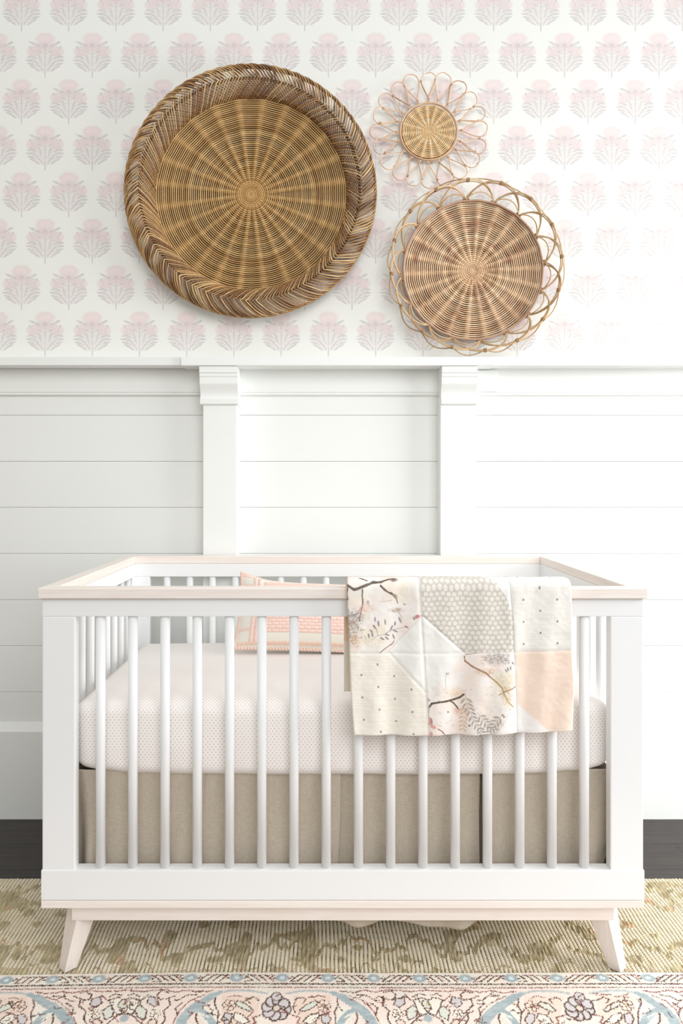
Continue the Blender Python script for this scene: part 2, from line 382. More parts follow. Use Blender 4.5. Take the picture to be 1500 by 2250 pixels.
# ================================================================== PATTERNED RUG
def persian_rug():
    x0, x1, y0, y1 = -1.1, 1.15, .95, 1.669
    R = 700
    cream = s2l((246, 240, 228)); pink = s2l((247, 230, 220)); blue = s2l((172, 186, 190)); dark = s2l((104, 80, 70)); red = s2l((146, 98, 92)); mint = s2l((228, 230, 218)); mauve = s2l((222, 215, 214)); gold = s2l((216, 196, 158))
    cv = Canvas(x0, y0, x1, y1, R, pink)
    q = lambda px, py: (X(px, D(py)), D(py))
    W = lambda px: px/1614*1.62
    rr = random.Random(5)
    def L(pts, w, c, a=1.): cv.line([q(*p) for p in pts], W(w), c, a, soft=.0012)
    def jag(pts, w, c, st=6):
        out = []
        for (ax, ay), (bx, by) in zip(pts[:-1], pts[1:]):
            n = max(1, int(math.hypot(bx-ax, by-ay)/st))
            for k in range(n): out.append((ax+(bx-ax)*k/n+rr.uniform(-1, 1), ay+(by-ay)*k/n+rr.uniform(-1.0, 1.0)))
        out.append(pts[-1]); L(out, w, c)
    # soft abrash patches
    n1 = vnoise(cv.gx*14, cv.gy*16, 21); cv.blend(np.clip((n1-.5)*3, 0, 1)*.6, cream)
    n2 = vnoise(cv.gx*18+9, cv.gy*20, 22); cv.blend(np.clip((n2-.68)*5, 0, 1)*.5, mint)
    ya, yb2 = D(2146), D(2170)
    cv.blend(((cv.gy > yb2)).astype(float)*.9, cream)
    n3 = vnoise(cv.gx*60, cv.gy*30, 23); cv.blend(np.clip((n3-.55)*5, 0, 1)*(cv.gy > yb2)*.7, pink)
    cv.line([(x0, D(2141)), (x1, D(2141))], .006, dark, 1, .001)
    cv.line([(x0, D(2169)), (x1, D(2169))], .0042, dark, 1, .001)
    cv.line([(x0, D(2173.5)), (x1, D(2173.5))], .0035, mint, 1, .001)
    cv.line([(x0, D(2177)), (x1, D(2177))], .003, red, .9, .001)
    for k in range(-4, 20):
        px = 16+k*100.6
        for e in (-1, 1):
            L([(px+e*12, 2157), (px+e*19, 2157)], 4, dark); L([(px+e*20, 2152), (px+e*26, 2156)], 2.5, red)
        cx, cy = q(px, 2156); cv.ell(cx, cy, W(15), W(13), 0, blue, 1, .3); cv.ell(cx, cy, W(6), W(5), 0, s2l((226, 232, 236)), 1, .3)
        s_ = 1 if k % 2 else -1
        for j in range(4):
            bx = px+50+(j-1.5)*15
            L([(bx-s_*9, 2150), (bx+s_*9, 2163)], 3.2, dark)
            if j % 2: L([(bx-s_*9+5, 2150), (bx+s_*9+5, 2163)], 3, s2l((236, 214, 196)))
            L([(bx-s_*9, 2150), (bx-s_*9+s_*-9, 2150)], 3, dark if j % 2 else red)
        jag([(px+18, 2163), (px+36, 2163)], 2.4, dark); jag([(px+66, 2150), (px+84, 2151)], 2.4, dark)
    # main border: mirrored half repeats between two flower axes
    def petal_flower(px, py, R_, n, c1, c2, sq=.8, rot=.2):
        for j in range(n):
            a = j*2*PI/n+rot; cx, cy = q(px+math.cos(a)*R_*.62, py+math.sin(a)*R_*.62*sq)
            cv.ell(cx, cy, W(R_*.44), W(R_*.52), 0, dark, 1, .12); cv.ell(cx, cy, W(R_*.33), W(R_*.40), 0, c1, 1, .12)
        cx, cy = q(px, py); cv.ell(cx, cy, W(R_*.30), W(R_*.34), 0, dark, 1, .15); cv.ell(cx, cy, W(R_*.20), W(R_*.24), 0, c2, 1, .15)
    def outline(pts, fill, w=2.6, c=dark):
        wp = [q(*p) for p in pts]; m = cv.poly(wp, 0, ret=True); cv.blend(m, fill); jag(pts+[pts[0]], w, c, 5)
    paleblue = s2l((206, 215, 214)); peach_ = s2l((244, 222, 208)); lilac = s2l((218, 212, 213))
    for ax in (-726, -60, 607, 1273, 1940):
        for sg in (-1, 1):
            A = lambda dx, py: (ax+sg*dx, py)
            outline([A(36, 2196), A(120, 2194), A(122, 2262), A(46, 2262)], peach_, .01, peach_)
            outline([A(140, 2212), A(176, 2230), A(150, 2262), A(128, 2262)], cream, .01, cream)
            # arch and split leaf
            L([A(22, 2190), A(60, 2184), A(100, 2184), A(130, 2190)], 6, blue, .75)
            L([A(126, 2189), A(146, 2198)], 12, blue); L([A(142, 2196), A(160, 2208), A(178, 2220)], 19, blue); L([A(174, 2216), A(192, 2230), A(206, 2246), A(214, 2266)], 22, blue)
            L([A(178, 2224), A(160, 2232), A(146, 2246), A(134, 2266)], 15, blue); L([A(150, 2242), A(170, 2232)], 4, cream)
            jag([A(134, 2200), A(136, 2214), A(128, 2230), A(130, 2262)], 3, dark); jag([A(172, 2262), A(178, 2244), A(176, 2234)], 3.4, dark)
            jag([A(160, 2194), A(190, 2206), A(212, 2226), A(230, 2262)], 2.2, red)
            # leaves by the flower axis
            outline([A(52, 2226), A(66, 2214), A(86, 2206), A(92, 2212), A(78, 2222), A(60, 2230)], mint)
            outline([A(58, 2252), A(74, 2236), A(92, 2232), A(94, 2244), A(76, 2258)], cream)
            petal_flower(ax+sg*104, 2216, 15, 6, peach_, gold)
            outline([A(98, 2236), A(112, 2232), A(120, 2246), A(112, 2260), A(100, 2252)], lilac)
            jag([A(40, 2204), A(52, 2198), A(66, 2203), A(58, 2212)], 2.6, dark); jag([A(30, 2236), A(52, 2242), A(46, 2254), A(66, 2262)], 2.8, red)
            jag([A(76, 2198), A(92, 2195), A(108, 2199)], 2.2, red); jag([A(84, 2250), A(92, 2262)], 2.6, dark)
            # crossing vine towards the second axis
            jag([A(222, 2194), A(238, 2200), A(234, 2216), A(248, 2228), A(244, 2246), A(256, 2264)], 3.2, dark); jag([A(236, 2188), A(252, 2184), A(262, 2192), A(256, 2203), A(240, 2202)], 2.8, dark)
            outline([A(262, 2200), A(280, 2196), A(284, 2210), A(270, 2220), A(258, 2214)], lilac)
            petal_flower(ax+sg*266, 2234, 12, 5, cream, gold); outline([A(284, 2228), A(300, 2216), A(312, 2222), A(306, 2240), A(290, 2248)], mint)
            jag([A(333, 2232), A(312, 2242), A(296, 2256), A(286, 2270)], 3.4, dark); jag([A(300, 2196), A(316, 2190), A(328, 2194)], 2.6, dark); jag([A(282, 2192), A(296, 2204), A(318, 2202)], 2.6, red)
            outline([A(300, 2204), A(322, 2198), A(333, 2206), A(326, 2222), A(333, 2232), A(316, 2236), A(308, 2222)], cream)
            jag([A(140, 2184), A(170, 2188), A(196, 2183), A(220, 2187), A(250, 2181), A(290, 2185), A(333, 2182)], 3, red); jag([A(176, 2193), A(200, 2195), A(214, 2204), A(226, 2205)], 2.6, dark)
            jag([A(206, 2210), A(222, 2222), A(218, 2238)], 2.6, dark); outline([A(262, 2250), A(276, 2246), A(284, 2256), A(270, 2268)], peach_)
        petal_flower(ax, 2222, 32, 8, lilac, s2l((228, 216, 200)), .85); cx, cy = q(ax, 2197); cv.ell(cx, cy, W(12), W(14), 0, dark, 1, .12); cv.ell(cx, cy, W(9.5), W(11.5), 0, lilac, 1, .12)
        cx, cy = q(ax+333, 2212); cv.ell(cx, cy, W(14), W(15), 0, dark, 1, .12); cv.ell(cx, cy, W(11.5), W(12.5), 0, mint, 1, .12); cv.ell(cx, cy, W(4), W(6), 0, gold, 1, .2)
        cx, cy = q(ax+333, 2244); cv.ell(cx, cy, W(9), W(11), 0, blue, .9, .3)
    abr = vnoise(cv.gx*55, cv.gy*200, 77); bl = (np.abs(cv.im-blue).sum(-1) < .05)
    cv.blend(bl*np.clip((abr-.45)*2, 0, 1)*.55, paleblue)
    # nearer field, below the frame
    for row in range(7):
        for k in range(22):
            x, d, rad = x0+.05+k*.105+(row % 2)*.052, 1.46-row*.078, .020+.006*((k*3+row) % 3)
            n = 6+(k+row) % 3; c1 = [lilac, mint, peach_, paleblue][(k+row*2) % 4]
            for j in range(n):
                a = j*2*PI/n; cv.ell(x+math.cos(a)*rad*.62, d+math.sin(a)*rad*.62, rad*.46, rad*.46, 0, dark, 1, .12); cv.ell(x+math.cos(a)*rad*.62, d+math.sin(a)*rad*.62, rad*.36, rad*.36, 0, c1, 1, .12)
            cv.ell(x, d, rad*.3, rad*.3, 0, dark, 1, .15); cv.ell(x, d, rad*.2, rad*.2, 0, gold, 1, .15)
            P = [(x+rad, d)]
            for j in range(6): P.append((P[-1][0]+.009, d+rr.uniform(-.012, .012)))
            cv.line(P, .0026, red if k % 2 else dark, 1, .001)
    for i in range(-3, 17):                             # small broken outlines between the larger figures
        px = i*105
        for j in range(7):
            ax, ay = px+rr.uniform(-52, 52), rr.uniform(2186, 2252); jag([(ax, ay), (ax+rr.uniform(-16, 16), ay+rr.uniform(-2, 9)), (ax+rr.uniform(-18, 18), ay+rr.uniform(2, 15))], 2.2, dark if j % 3 else red, 4)
    kx, ky = .0019, .0021                             # knot grid
    nx = int((x1-x0)/kx); ny = int((y1-y0)/ky)
    ii = np.arange(nx*1); 
    # two columns of vertices per knot keep each knot one colour
    xs = np.repeat(np.arange(nx+1), 2)[1:-1]*kx+x0; ys_ = np.repeat(np.arange(ny+1), 2)[1:-1]*ky+y0
    xs = xs+np.where(np.arange(len(xs)) % 2 == 0, .00015, -.00015); ys_ = ys_+np.where(np.arange(len(ys_)) % 2 == 0, .0002, -.0002)
    XX, YY = np.meshgrid(xs, ys_, indexing='ij')
    kc = x0+(np.arange(len(xs))//2+.5)*kx; kr = y0+(np.arange(len(ys_))//2+.5)*ky
    KX, KY = np.meshgrid(kc, kr, indexing='ij')
    slant = .0004*np.sin(KX*900)
    j1 = rng.random((nx, ny))[np.arange(len(xs))//2][:, np.arange(len(ys_))//2]; c = cv.sample(KX+(j1-.5)*.0012, KY+slant+(j1-.5)*.0034); rn = rng.random((nx, ny))[np.arange(len(xs))//2][:, np.arange(len(ys_))//2]
    c = c*(1-.07*rn[..., None])
    wave = .0035*np.sin(XX*3.1+1.0)-.0028*np.cos(XX*5.7-1.5)
    t = np.clip((YY-1.45)/.2, 0, 1); YS = YY+wave*t
    crest = np.clip(1-np.abs(YY-1.672)/.007, 0, 1)
    ZZ = .0050+.0004*rn+.0012*vnoise(XX*7, YY*9, 31)
    edge = YY > y1-.004; ZZ = np.where(edge, ZZ-.0025, ZZ)
    V = np.stack([XX, YS, ZZ], -1).reshape(-1, 3)
    o = link_mesh('patterned_rug', V, grid_faces(len(xs), len(ys_)), wool_col, None, c.reshape(-1, 3), False)
    tag(o, 'faded pink and cream patterned rug with blue leaves in front of the crib', 'rug')
persian_rug()

# ================================================================== CRIB
CX = .0389; Y0 = 1.650; Y1 = 2.405; HT = .880
crib = thing('baby_crib', 'white slatted baby crib with pale washed wood rails and angled feet on the rugs', 'crib', (CX, (Y0+Y1)/2, 0))
HC = .6852; HB = .6795                                # half widths: cap, body
ct = .0235; cb = HT-ct
# mitred top caps
def cap(name, pts, mat):
    V = [(p[0]-0, p[1], z) for z in (cb, HT) for p in pts]; Fc = [(3, 2, 1, 0), (4, 5, 6, 7)]+[(i, (i+1) % 4, 4+(i+1) % 4, 4+i) for i in range(4)]
    loc = np.array(crib.location); V = [(v[0]+CX-loc[0], v[1]-loc[1], v[2]) for v in V]
    o = link_mesh(name, V, Fc, mat, crib)
    bv = o.modifiers.new('b', 'BEVEL'); bv.width = .0018; bv.segments = 2
wx, wy = .034, .040
cap('top_rail', [(-HC, Y0), (HC, Y0), (HC-wx, Y0+wy), (-HC+wx, Y0+wy)], wood_x)
cap('top_rail', [(HC, Y1), (-HC, Y1), (-HC+wx, Y1-wy), (HC-wx, Y1-wy)], wood_x)
cap('top_rail', [(-HC, Y1), (-HC, Y0), (-HC+wx, Y0+wy), (-HC+wx, Y1-wy)], wood_y)
cap('top_rail', [(HC, Y0), (HC, Y1), (HC-wx, Y1-wy), (HC-wx, Y0+wy)], wood_y)
yf = Y0+.011; yr = Y1-.011; th = .028; ap = .042       # panel planes
za = cb-ap
B = lambda n, x0, x1, y0, y1, z0, z1, m=white_paint, bv=.002: box(n, x0, x1, y0, y1, z0, z1, m, crib, bv)
B('upper_rail', CX-HB, CX+HB, yf, yf+th, za, cb); B('upper_rail', CX-HB, CX+HB, yr-th, yr, za, cb)
for s in (-1, 1):
    xo, xi = CX+s*HB, CX+s*(HB-th)
    B('upper_rail', min(xo, xi), max(xo, xi), yf+th, yr-th, za, cb)
zb, zw, zs = .2417, .1740, .1555                      # bottom rail top, wood strip, base
pw = .0745
for s in (-1, 1):
    xo, xi = CX+s*HB, CX+s*(HB-pw)
    for (a, b) in ((yf, yf+th), (yr-th, yr)): B('corner_post', min(xo, xi), max(xo, xi), a, b, zb-.002, za+.0005, bv=.003)
    xi = CX+s*(HB-th)
    for (a, b) in ((yf+th, yf+th+.03), (yr-th-.03, yr-th)): B('corner_post', min(xo, xi), max(xo, xi), a, b, zb-.002, za+.0005, bv=.003)
B('bottom_rail', CX-HB-.002, CX+HB+.002, yf-.002, yf+th+.002, zw, zb); B('bottom_rail', CX-HB-.002, CX+HB+.002, yr-th-.002, yr+.002, zw, zb)
for s in (-1, 1):
    xo, xi = CX+s*(HB+.002), CX+s*(HB-th-.002); B('bottom_rail', min(xo, xi), max(xo, xi), yf+th+.002, yr-th-.002, zw, zb)
# slats
sx0 = X(221, yf+.014); sx1 = X(1283, yf+.014); sp = (sx1-sx0)/15; r = .0108
def slat_mesh():
    a = np.arange(20)*2*PI/20; n = 20
    c = np.cos(a); s_ = np.sin(a); cx = np.sign(c)*np.abs(c)**.9*r; cy = np.sign(s_)*np.abs(s_)**.9*r*.95
    z0, z1 = zb-.003, za+.003
    V = np.concatenate([np.stack([cx, cy, np.full(n, z)], 1) for z in (z0, z1)])
    me = bpy.data.meshes.new('slat'); me.from_pydata([tuple(v) for v in V], [], [(i, (i+1) % n, n+(i+1) % n, n+i) for i in range(n)]+[tuple(range(n))[::-1], tuple(range(n, 2*n))])
    for p in me.polygons: p.use_smooth = len(p.vertices) == 4
    me.materials.append(white_paint); return me
sm = slat_mesh(); cl = np.array(crib.location)
s0 = bpy.data.objects.new('slat', sm); COL.objects.link(s0); s0.parent = crib
spots = [(sx0+sp*k, yf+.0145) for k in range(16)]+[(sx0+sp*k, yr-.0145) for k in range(16)]
for s in (-1, 1): spots += [(CX+s*(HB-.0145), (Y0+Y1)/2+(k-4)*.0722) for k in range(9)]
for i, (x, y) in enumerate(spots):
    o = s0 if i == 0 else s0.copy()
    if i: COL.objects.link(o); o.parent = crib
    o.location = (x-cl[0], y-cl[1], 0)
# washed wood base: strip, recessed frame, splayed feet
B('base_strip', CX-HB-.002, CX+HB+.002, yf-.002, yr+.002, zs, zw-.0012, wood_x)
zf = Z(2023, 1.682)
B('base_apron', X(157, 1.682), X(1349, 1.682), 1.682, 1.706, zf, zs, wood_x); B('base_apron', X(157, 1.682), X(1349, 1.682), 2.349, 2.373, zf, zs, wood_x)
for x in (-.585, .585): B('base_apron', CX+x-.011, CX+x+.011, 1.706, 2.349, zf, zs, wood_y)
def leg(sx, sy):
    # square section turned 45 degrees, tapering and splaying to the corner
    tx, ty = CX+sx*.600, (1.727 if sy < 0 else 2.328); bx, by = CX+sx*.6330, (1.694 if sy < 0 else 2.361)
    V = []
    for (cx, cy, h, z) in ((bx, by, .0215, .0), (bx, by, .0215, .001), (tx, ty, .0415, zs)):
        V += [(cx+h*.98*a-cl[0], cy+h*b-cl[1], z) for a, b in ((0, -1), (1, 0), (0, 1), (-1, 0))]
    Fc = [(3, 2, 1, 0), (8, 9, 10, 11)]+[(4*k+i, 4*k+(i+1) % 4, 4*k+4+(i+1) % 4, 4*k+4+i) for k in (0, 1) for i in range(4)]
    o = link_mesh('leg', V, Fc, wood_z, crib); bv = o.modifiers.new('b', 'BEVEL'); bv.width = .002; bv.segments = 2
for sx in (-1, 1):
    for sy in (-1, 1): leg(sx, sy)
B('mattress_support', CX-.60, CX+.60, 1.76, 2.30, .452, .458, bv=.001)

# ================================================================== MATTRESS IN ITS FITTED SHEET
def m_sheet():
    t = NT('dotted_cotton_sheet', .9, .1); uv = t.n('ShaderNodeTexCoord').outputs['UV']; sp_ = t.n('ShaderNodeSeparateXYZ', Vector=uv)
    du, dv = .0094, .0062
    row = t.math('FLOOR', t.math('DIVIDE', sp_.outputs[1], dv)); odd = t.math('MODULO', t.math('ADD', row, 1000), 2)
    fu = t.math('SUBTRACT', t.math('FRACT', t.math('ADD', t.math('DIVIDE', sp_.outputs[0], du), t.math('MULTIPLY', odd, .5))), .5)
    fv = t.math('SUBTRACT', t.math('FRACT', t.math('DIVIDE', sp_.outputs[1], dv)), .5)
    d = t.math('SQRT', t.math('ADD', t.math('POWER', t.math('MULTIPLY', fu, du*1000), 2), t.math('POWER', t.math('MULTIPLY', fv, dv*1000), 2)))
    dot = t.ramp(d, 1.95, 1.15)
    t.color(t.mix(dot, rgba((248, 245, 242)), rgba((227, 201, 192)))); t.bump(noise_of(t, uv, 900, 2), .15, .001); return t.m
def rounded_block(x0, x1, y0, y1, z0, z1, rad, nx, ny, nz, disp=None):
    """closed box surface whose edges are rounded; returns V, F, uv"""
    Vs, Fs, U, n = [], [], [], 0
    lo = np.array([x0, y0, z0])+rad; hi = np.array([x1, y1, z1])-rad
    def face(ax, sgn, na, nb):
        nonlocal n
        a, b = [k for k in (0, 1, 2) if k != ax]; mn = (x0, y0, z0); mx = (x1, y1, z1)
        ta = .5-.5*np.cos(np.linspace(0, PI, na)) if False else np.linspace(0, 1, na)
        A, Bb = np.meshgrid(mn[a]+(mx[a]-mn[a])*ta, np.linspace(mn[b], mx[b], nb), indexing='ij')
        P = np.zeros((na, nb, 3)); P[..., a] = A; P[..., b] = Bb; P[..., ax] = mx[ax] if sgn > 0 else mn[ax]
        C = np.clip(P, lo, hi); Dv = P-C; L = np.linalg.norm(Dv, axis=-1, keepdims=True); Q = C+Dv/np.maximum(L, 1e-9)*rad
        uvx = {2: P[..., 0:2], 1: np.stack([P[..., 0], P[..., 2]], -1), 0: np.stack([P[..., 1], P[..., 2]], -1)}[ax]
        f = grid_faces(na, nb, n)
        if (sgn > 0) == (ax == 1): f = f[:, ::-1]
        Vs.append(Q.reshape(-1, 3)); Fs.append(f); U.append(uvx.reshape(-1, 2)); n += na*nb
    face(2, 1, nx, ny); face(2, -1, nx, ny); face(1, -1, nx, nz); face(1, 1, nx, nz); face(0, 1, ny, nz); face(0, -1, ny, nz)
    V = np.concatenate(Vs)
    if disp is not None: V = disp(V)
    return V, np.concatenate(Fs), np.concatenate(U)
mx0, mx1 = CX-.627, CX+.627
def mdisp(V):
    V = V.copy(); u = (V[:, 0]-CX)/.622; v = (V[:, 1]-2.03)/.33
    top = np.clip((V[:, 2]-.56)/.05, 0, 1); V[:, 2] += top*.014*(1-u**4)*(1-v**4)
    bot = np.clip((.50-V[:, 2])/.06, 0, 1); V[:, 2] += bot*(.022*np.abs(u)**7+.0015*np.sin(V[:, 0]*60)*np.abs(u)**3+.0012*vnoise(V[:, 0]*30, V[:, 0]*0, 3))
    fr = np.clip((1.74-V[:, 1])/.04, 0, 1)
    V[:, 1] += fr*(.0022*(vnoise(V[:, 0]*9, V[:, 2]*14, 5)-.5)*2+.0012*np.sin(V[:, 0]*34+V[:, 2]*20)+.010*np.abs(u)**10)
    return V
V, Fm, U = rounded_block(mx0, mx1, 1.700, 2.358, .4335, .605, .028, 220, 90, 40, mdisp)
o = link_mesh('crib_mattress', V, Fm, m_sheet(), None, None, True, U)
tag(o, 'crib mattress in a pale pink dotted fitted sheet inside the crib', 'mattress')

# ================================================================== LINEN SKIRT
def m_linen():
    t = NT('natural_linen', .95, .05); co = t.n('ShaderNodeTexCoord').outputs['Object']
    a = noise_of(t, co, 14, 4, (6, 6, 60)); b = noise_of(t, co, 14, 4, (50, 50, 5)); g = noise_of(t, co, 5, 2)
    c = t.mix(t.ramp(a, .3, .72), rgba((188, 176, 160)), rgba((206, 196, 181)))
    c = t.mix(t.math('MULTIPLY', t.ramp(b, .4, .75), .4), c, rgba((168, 155, 134)))
    t.color(c); t.bump(t.math('ADD', a, b), .25, .001); return t.m
linen = m_linen()
skirt = thing('crib_skirt', 'grey beige linen crib skirt hanging below the mattress with split pleats', 'crib skirt', (CX, 1.73, 0))
def skirt_panel(xa, xb, yb_, ztop, zbot, waves, curl_l=0., curl_r=0., dx_bot=(0, 0), lift_r=0., hem=()):
    nu, nv = int((xb-xa)/.004)+2, 70
    u, v = np.meshgrid(np.linspace(0, 1, nu), np.linspace(0, 1, nv), indexing='ij')      # v 0 top, 1 hem
    x = xa+(xb-xa)*u+v*(dx_bot[0]*(1-u)+dx_bot[1]*u)+.004*np.sin(v*7+xa*9)*v*(u < .02)+.004*np.sin(v*7+xb*9)*v*(u > .98)
    y = yb_-.002-v*.004
    for (c, w_, a, tilt) in waves: y = y-1.5*a*v**.7*np.exp(-((u+tilt*v-c)/w_)**2)
    y = y+.007*(vnoise(x*34+v*2.5, v*1.6, 41)-.5)*np.minimum(1, v*5)+curl_l*v*np.exp(-(u/.05)**2)+curl_r*v*np.exp(-((1-u)/.06)**2)
    z = ztop+(zbot-ztop)*v+lift_r*np.exp(-((1-u)/.10)**2)*v**3
    z = z-.002*np.abs(u-.5)
    for (px, w_, a) in hem: z = z-a*v**4*np.exp(-((x-X(px, 1.71))/w_)**4)
    lo = np.array(skirt.location)
    V = np.stack([x, y, z], -1).reshape(-1, 3)-lo
    o = link_mesh('panel', V, grid_faces(nu, nv), linen, skirt, None, True); sd = o.modifiers.new('s', 'SOLIDIFY'); sd.thickness = .0016; sd.offset = 1
zt_ = .447; ypan = 1.720
p1, p2 = X(748, 1.71), X(1058, 1.71); p0 = p1-(p2-p1)
skirt_panel(CX-.634, p0+.012, ypan, zt_, .118, [(.05, .05, -.022, -.02), (.15, .07, .012, .05), (.40, .12, .009, .1), (.8, .12, .009, 0)], .012, 0)
skirt_panel(p0, p1+.001, ypan+.003, zt_, .118, [(.15, .12, .010, .1), (.5, .12, .009, 0), (.75, .08, .010, .1), (.95, .05, .004, 0)], 0, .0, (0, -.004))
skirt_panel(p1-.03, p2, ypan+.010, zt_, .092, [(.25, .10, .011, .05), (.6, .12, .010, 0), (.9, .08, .009, 0)], 0, 0, (0, -.007), 0, ((797, .036, .008), (985, .058, .016)))
skirt_panel(p2+.004, CX+.630, ypan+.004, zt_, .102, [(.2, .2, .004, 0), (.50, .10, .010, .12), (1.02, .085, .012, .30)], .006, 0, (.003, 0), .20)
# inverted pleat inserts behind the slits, and the side and rear drops
for c in (p0, p1, p2): skirt_panel(c-.05, c+.06, ypan+.028, zt_, .10, [(.5, .2, .002, 0)])
skirt_panel(CX-.634, CX+.634, 2.350, zt_, .10, [(.2, .05, .006, 0), (.6, .05, .006, 0)])
def side_panel(x):
    nu, nv = 120, 40; u, v = np.meshgrid(np.linspace(0, 1, nu), np.linspace(0, 1, nv), indexing='ij')
    lo = np.array(skirt.location); s = 1 if x > CX else -1
    V = np.stack([x-s*.006*v*(1+np.sin(u*22))*.5, 1.735+.60*u, zt_+(.11-zt_)*v], -1).reshape(-1, 3)-lo
    link_mesh('panel', V, grid_faces(nu, nv), linen, skirt, None, True)
side_panel(CX-.630); side_panel(CX+.630)
# platform cloth the drops are sewn to
# ================================================================== QUILT OVER THE FRONT RAIL
def quilt():
    W_ = s2l((246, 244, 240)); cv = Canvas(752, 1240, 1268, 1622, 2, W_)
    beige = s2l((210, 203, 194)); peach = s2l((248, 226, 210)); ivory = s2l((244, 239, 229))
    dot_c = s2l((150, 142, 136)); br = s2l((112, 98, 92)); br2 = s2l((168, 132, 106)); mv = s2l((172, 164, 168)); gold = s2l((214, 196, 158)); rose = s2l((196, 122, 118)); blush = s2l((245, 226, 214)); pinkw = s2l((246, 236, 234))
    ivp = lambda m: None
    # fabric fields
    mA = cv.poly([(740, 1230), (924, 1230), (925, 1346), (849, 1426), (740, 1430)], 0, ret=True)
    mB = cv.poly([(924, 1230), (1122, 1230), (1126, 1428), (1016, 1428), (926, 1346)], 0, ret=True)
    mC = cv.poly([(925, 1346), (1018, 1430), (931, 1516), (849, 1426)], 0, ret=True)
    mD = cv.poly([(740, 1428), (849, 1428), (932, 1516), (933, 1640), (740, 1640)], 0, ret=True)
    mE = cv.poly([(1017, 1428), (1126, 1428), (1129, 1540), (1072, 1620), (933, 1640), (932, 1514)], 0, ret=True)
    mFc = cv.poly([(1129, 1540), (1204, 1620), (1205, 1640), (1050, 1640)], 0, ret=True)
    mG = cv.poly([(1122, 1230), (1280, 1230), (1280, 1427), (1127, 1427)], 0, ret=True)
    mH = cv.poly([(1127, 1427), (1280, 1427), (1280, 1640), (1218, 1622), (1129, 1540)], 0, ret=True)
    cv.blend(mA, s2l((245, 240, 236))); cv.blend(mE, s2l((245, 239, 235))); cv.blend(mB, beige); cv.blend(mD, ivory); cv.blend(mG, s2l((246, 243, 238))); cv.blend(mH, peach); cv.blend(mC, s2l((243, 242, 238))); cv.blend(mFc, s2l((244, 240, 238)))
    # washed blush in the florals
    for m_, sd in ((mA, 51), (mE, 52)):
        n = vnoise(cv.gx*.035, cv.gy*.035, sd); cv.blend(np.clip((n-.5)*3, 0, 1)*.6*m_, blush)
        n = vnoise(cv.gx*.045+7, cv.gy*.045, sd+5); cv.blend(np.clip((n-.6)*3, 0, 1)*.45*m_, s2l((235, 228, 208)))
    # dense white rosettes on beige
    for r_ in range(0, 22):
        for k in range(0, 20):
            x, y = 928+k*12.6+(r_ % 2)*6.3, 1246+r_*10.6+1.2*math.sin(k*1.7)
            cv.ell(x, y, 5.4, 5.0, 0, s2l((224, 219, 211)), .8, .3, mB); cv.ell(x, y, 3.9, 3.6, 0, s2l((240, 236, 229)), 1, .5, mB)
            cv.ell(x, y, 1.0, 1.0, 0, s2l((214, 206, 190)), .8, .5, mB)
    cv.poly([(1062, 1230), (1068, 1268), (1092, 1282), (1110, 1304), (1120, 1335), (1126, 1335), (1126, 1230)], s2l((246, 245, 243)))
    # fine stripes and little berries
    st = (np.sin(cv.gy*2*PI/3.4) > .1).astype(float)
    cv.blend(st*mD*.55, s2l((226, 218, 203))); cv.blend(st*mG*.5, s2l((230, 226, 216)))
    for (cx0, cy0, mm, nx_, ny_) in ((787, 1475, mD, 4, 6), (1148, 1288, mG, 4, 6)):
        for a in range(-1, nx_+1):
            for b in range(-2, ny_+1):
                x = cx0+a*36.5; y = cy0+b*49+(a % 2)*-25+a*2
                if mm is mG: x = 1148+a*37; y = 1313+b*49+(a % 2)*-24
                cv.ell(x, y, 2.1, 2.5, .3, dot_c, .95, .4, mm); cv.ell(x+2, y-1.2, 1.2, .9, .5, s2l((190, 180, 172)), .8, .5, mm)
    # ---- floral with bird branches, upper left
    def sprig(x, y, a, n, ln, c, lf, m_, w_=1.2):
        P = [(x, y)]; ang = a
        for k in range(n):
            ang += .06*(1 if a < 1 else -1); P.append((P[-1][0]+math.cos(ang)*ln, P[-1][1]+math.sin(ang)*ln))
            for s in (-1, 1):
                b = ang+s*.8; f = lf*(1-.05*k); cv.ell(P[-1][0]+math.cos(b)*f, P[-1][1]+math.sin(b)*f, f*.75, f*.26, b, c, .85, .4, m_)
        cv.line(P, w_, c, .7, mask=m_)
    def branch(P, w_, m_, c=br): cv.line(P, w_*1.25, c, .95, taper=False, mask=m_)
    branch([(764, 1286), (778, 1291), (797, 1287), (818, 1282), (836, 1281), (852, 1276), (868, 1273)], 3, mA)
    branch([(836, 1286), (850, 1294), (862, 1301), (869, 1309), (873, 1318)], 2.8, mA); branch([(858, 1296), (866, 1301), (871, 1310)], 2.2, mA)
    branch([(788, 1272), (798, 1276), (806, 1279)], 2, mA); branch([(796, 1291), (795, 1302), (796, 1318), (793, 1332), (789, 1345), (786, 1358)], 2.3, mA, s2l((122, 104, 96)))
    branch([(762, 1364), (778, 1358), (789, 1346)], 1.8, mA, br2); branch([(794, 1326), (784, 1340), (768, 1347)], 1.6, mA, br2)
    for x, y, rx, ry, ro in ((867, 1277, 8, 3, -.2), (822, 1281, 7, 2.4, .1), (888, 1322, 3, 1.5, .1), (870, 1303, 5, 2, 1)):
        cv.ell(x, y, rx, ry, ro, br, .85, .4, mA)
    n = vnoise(cv.gx*.35, cv.gy*.35, 61); texm = np.clip((n-.45)*4, 0, 1)
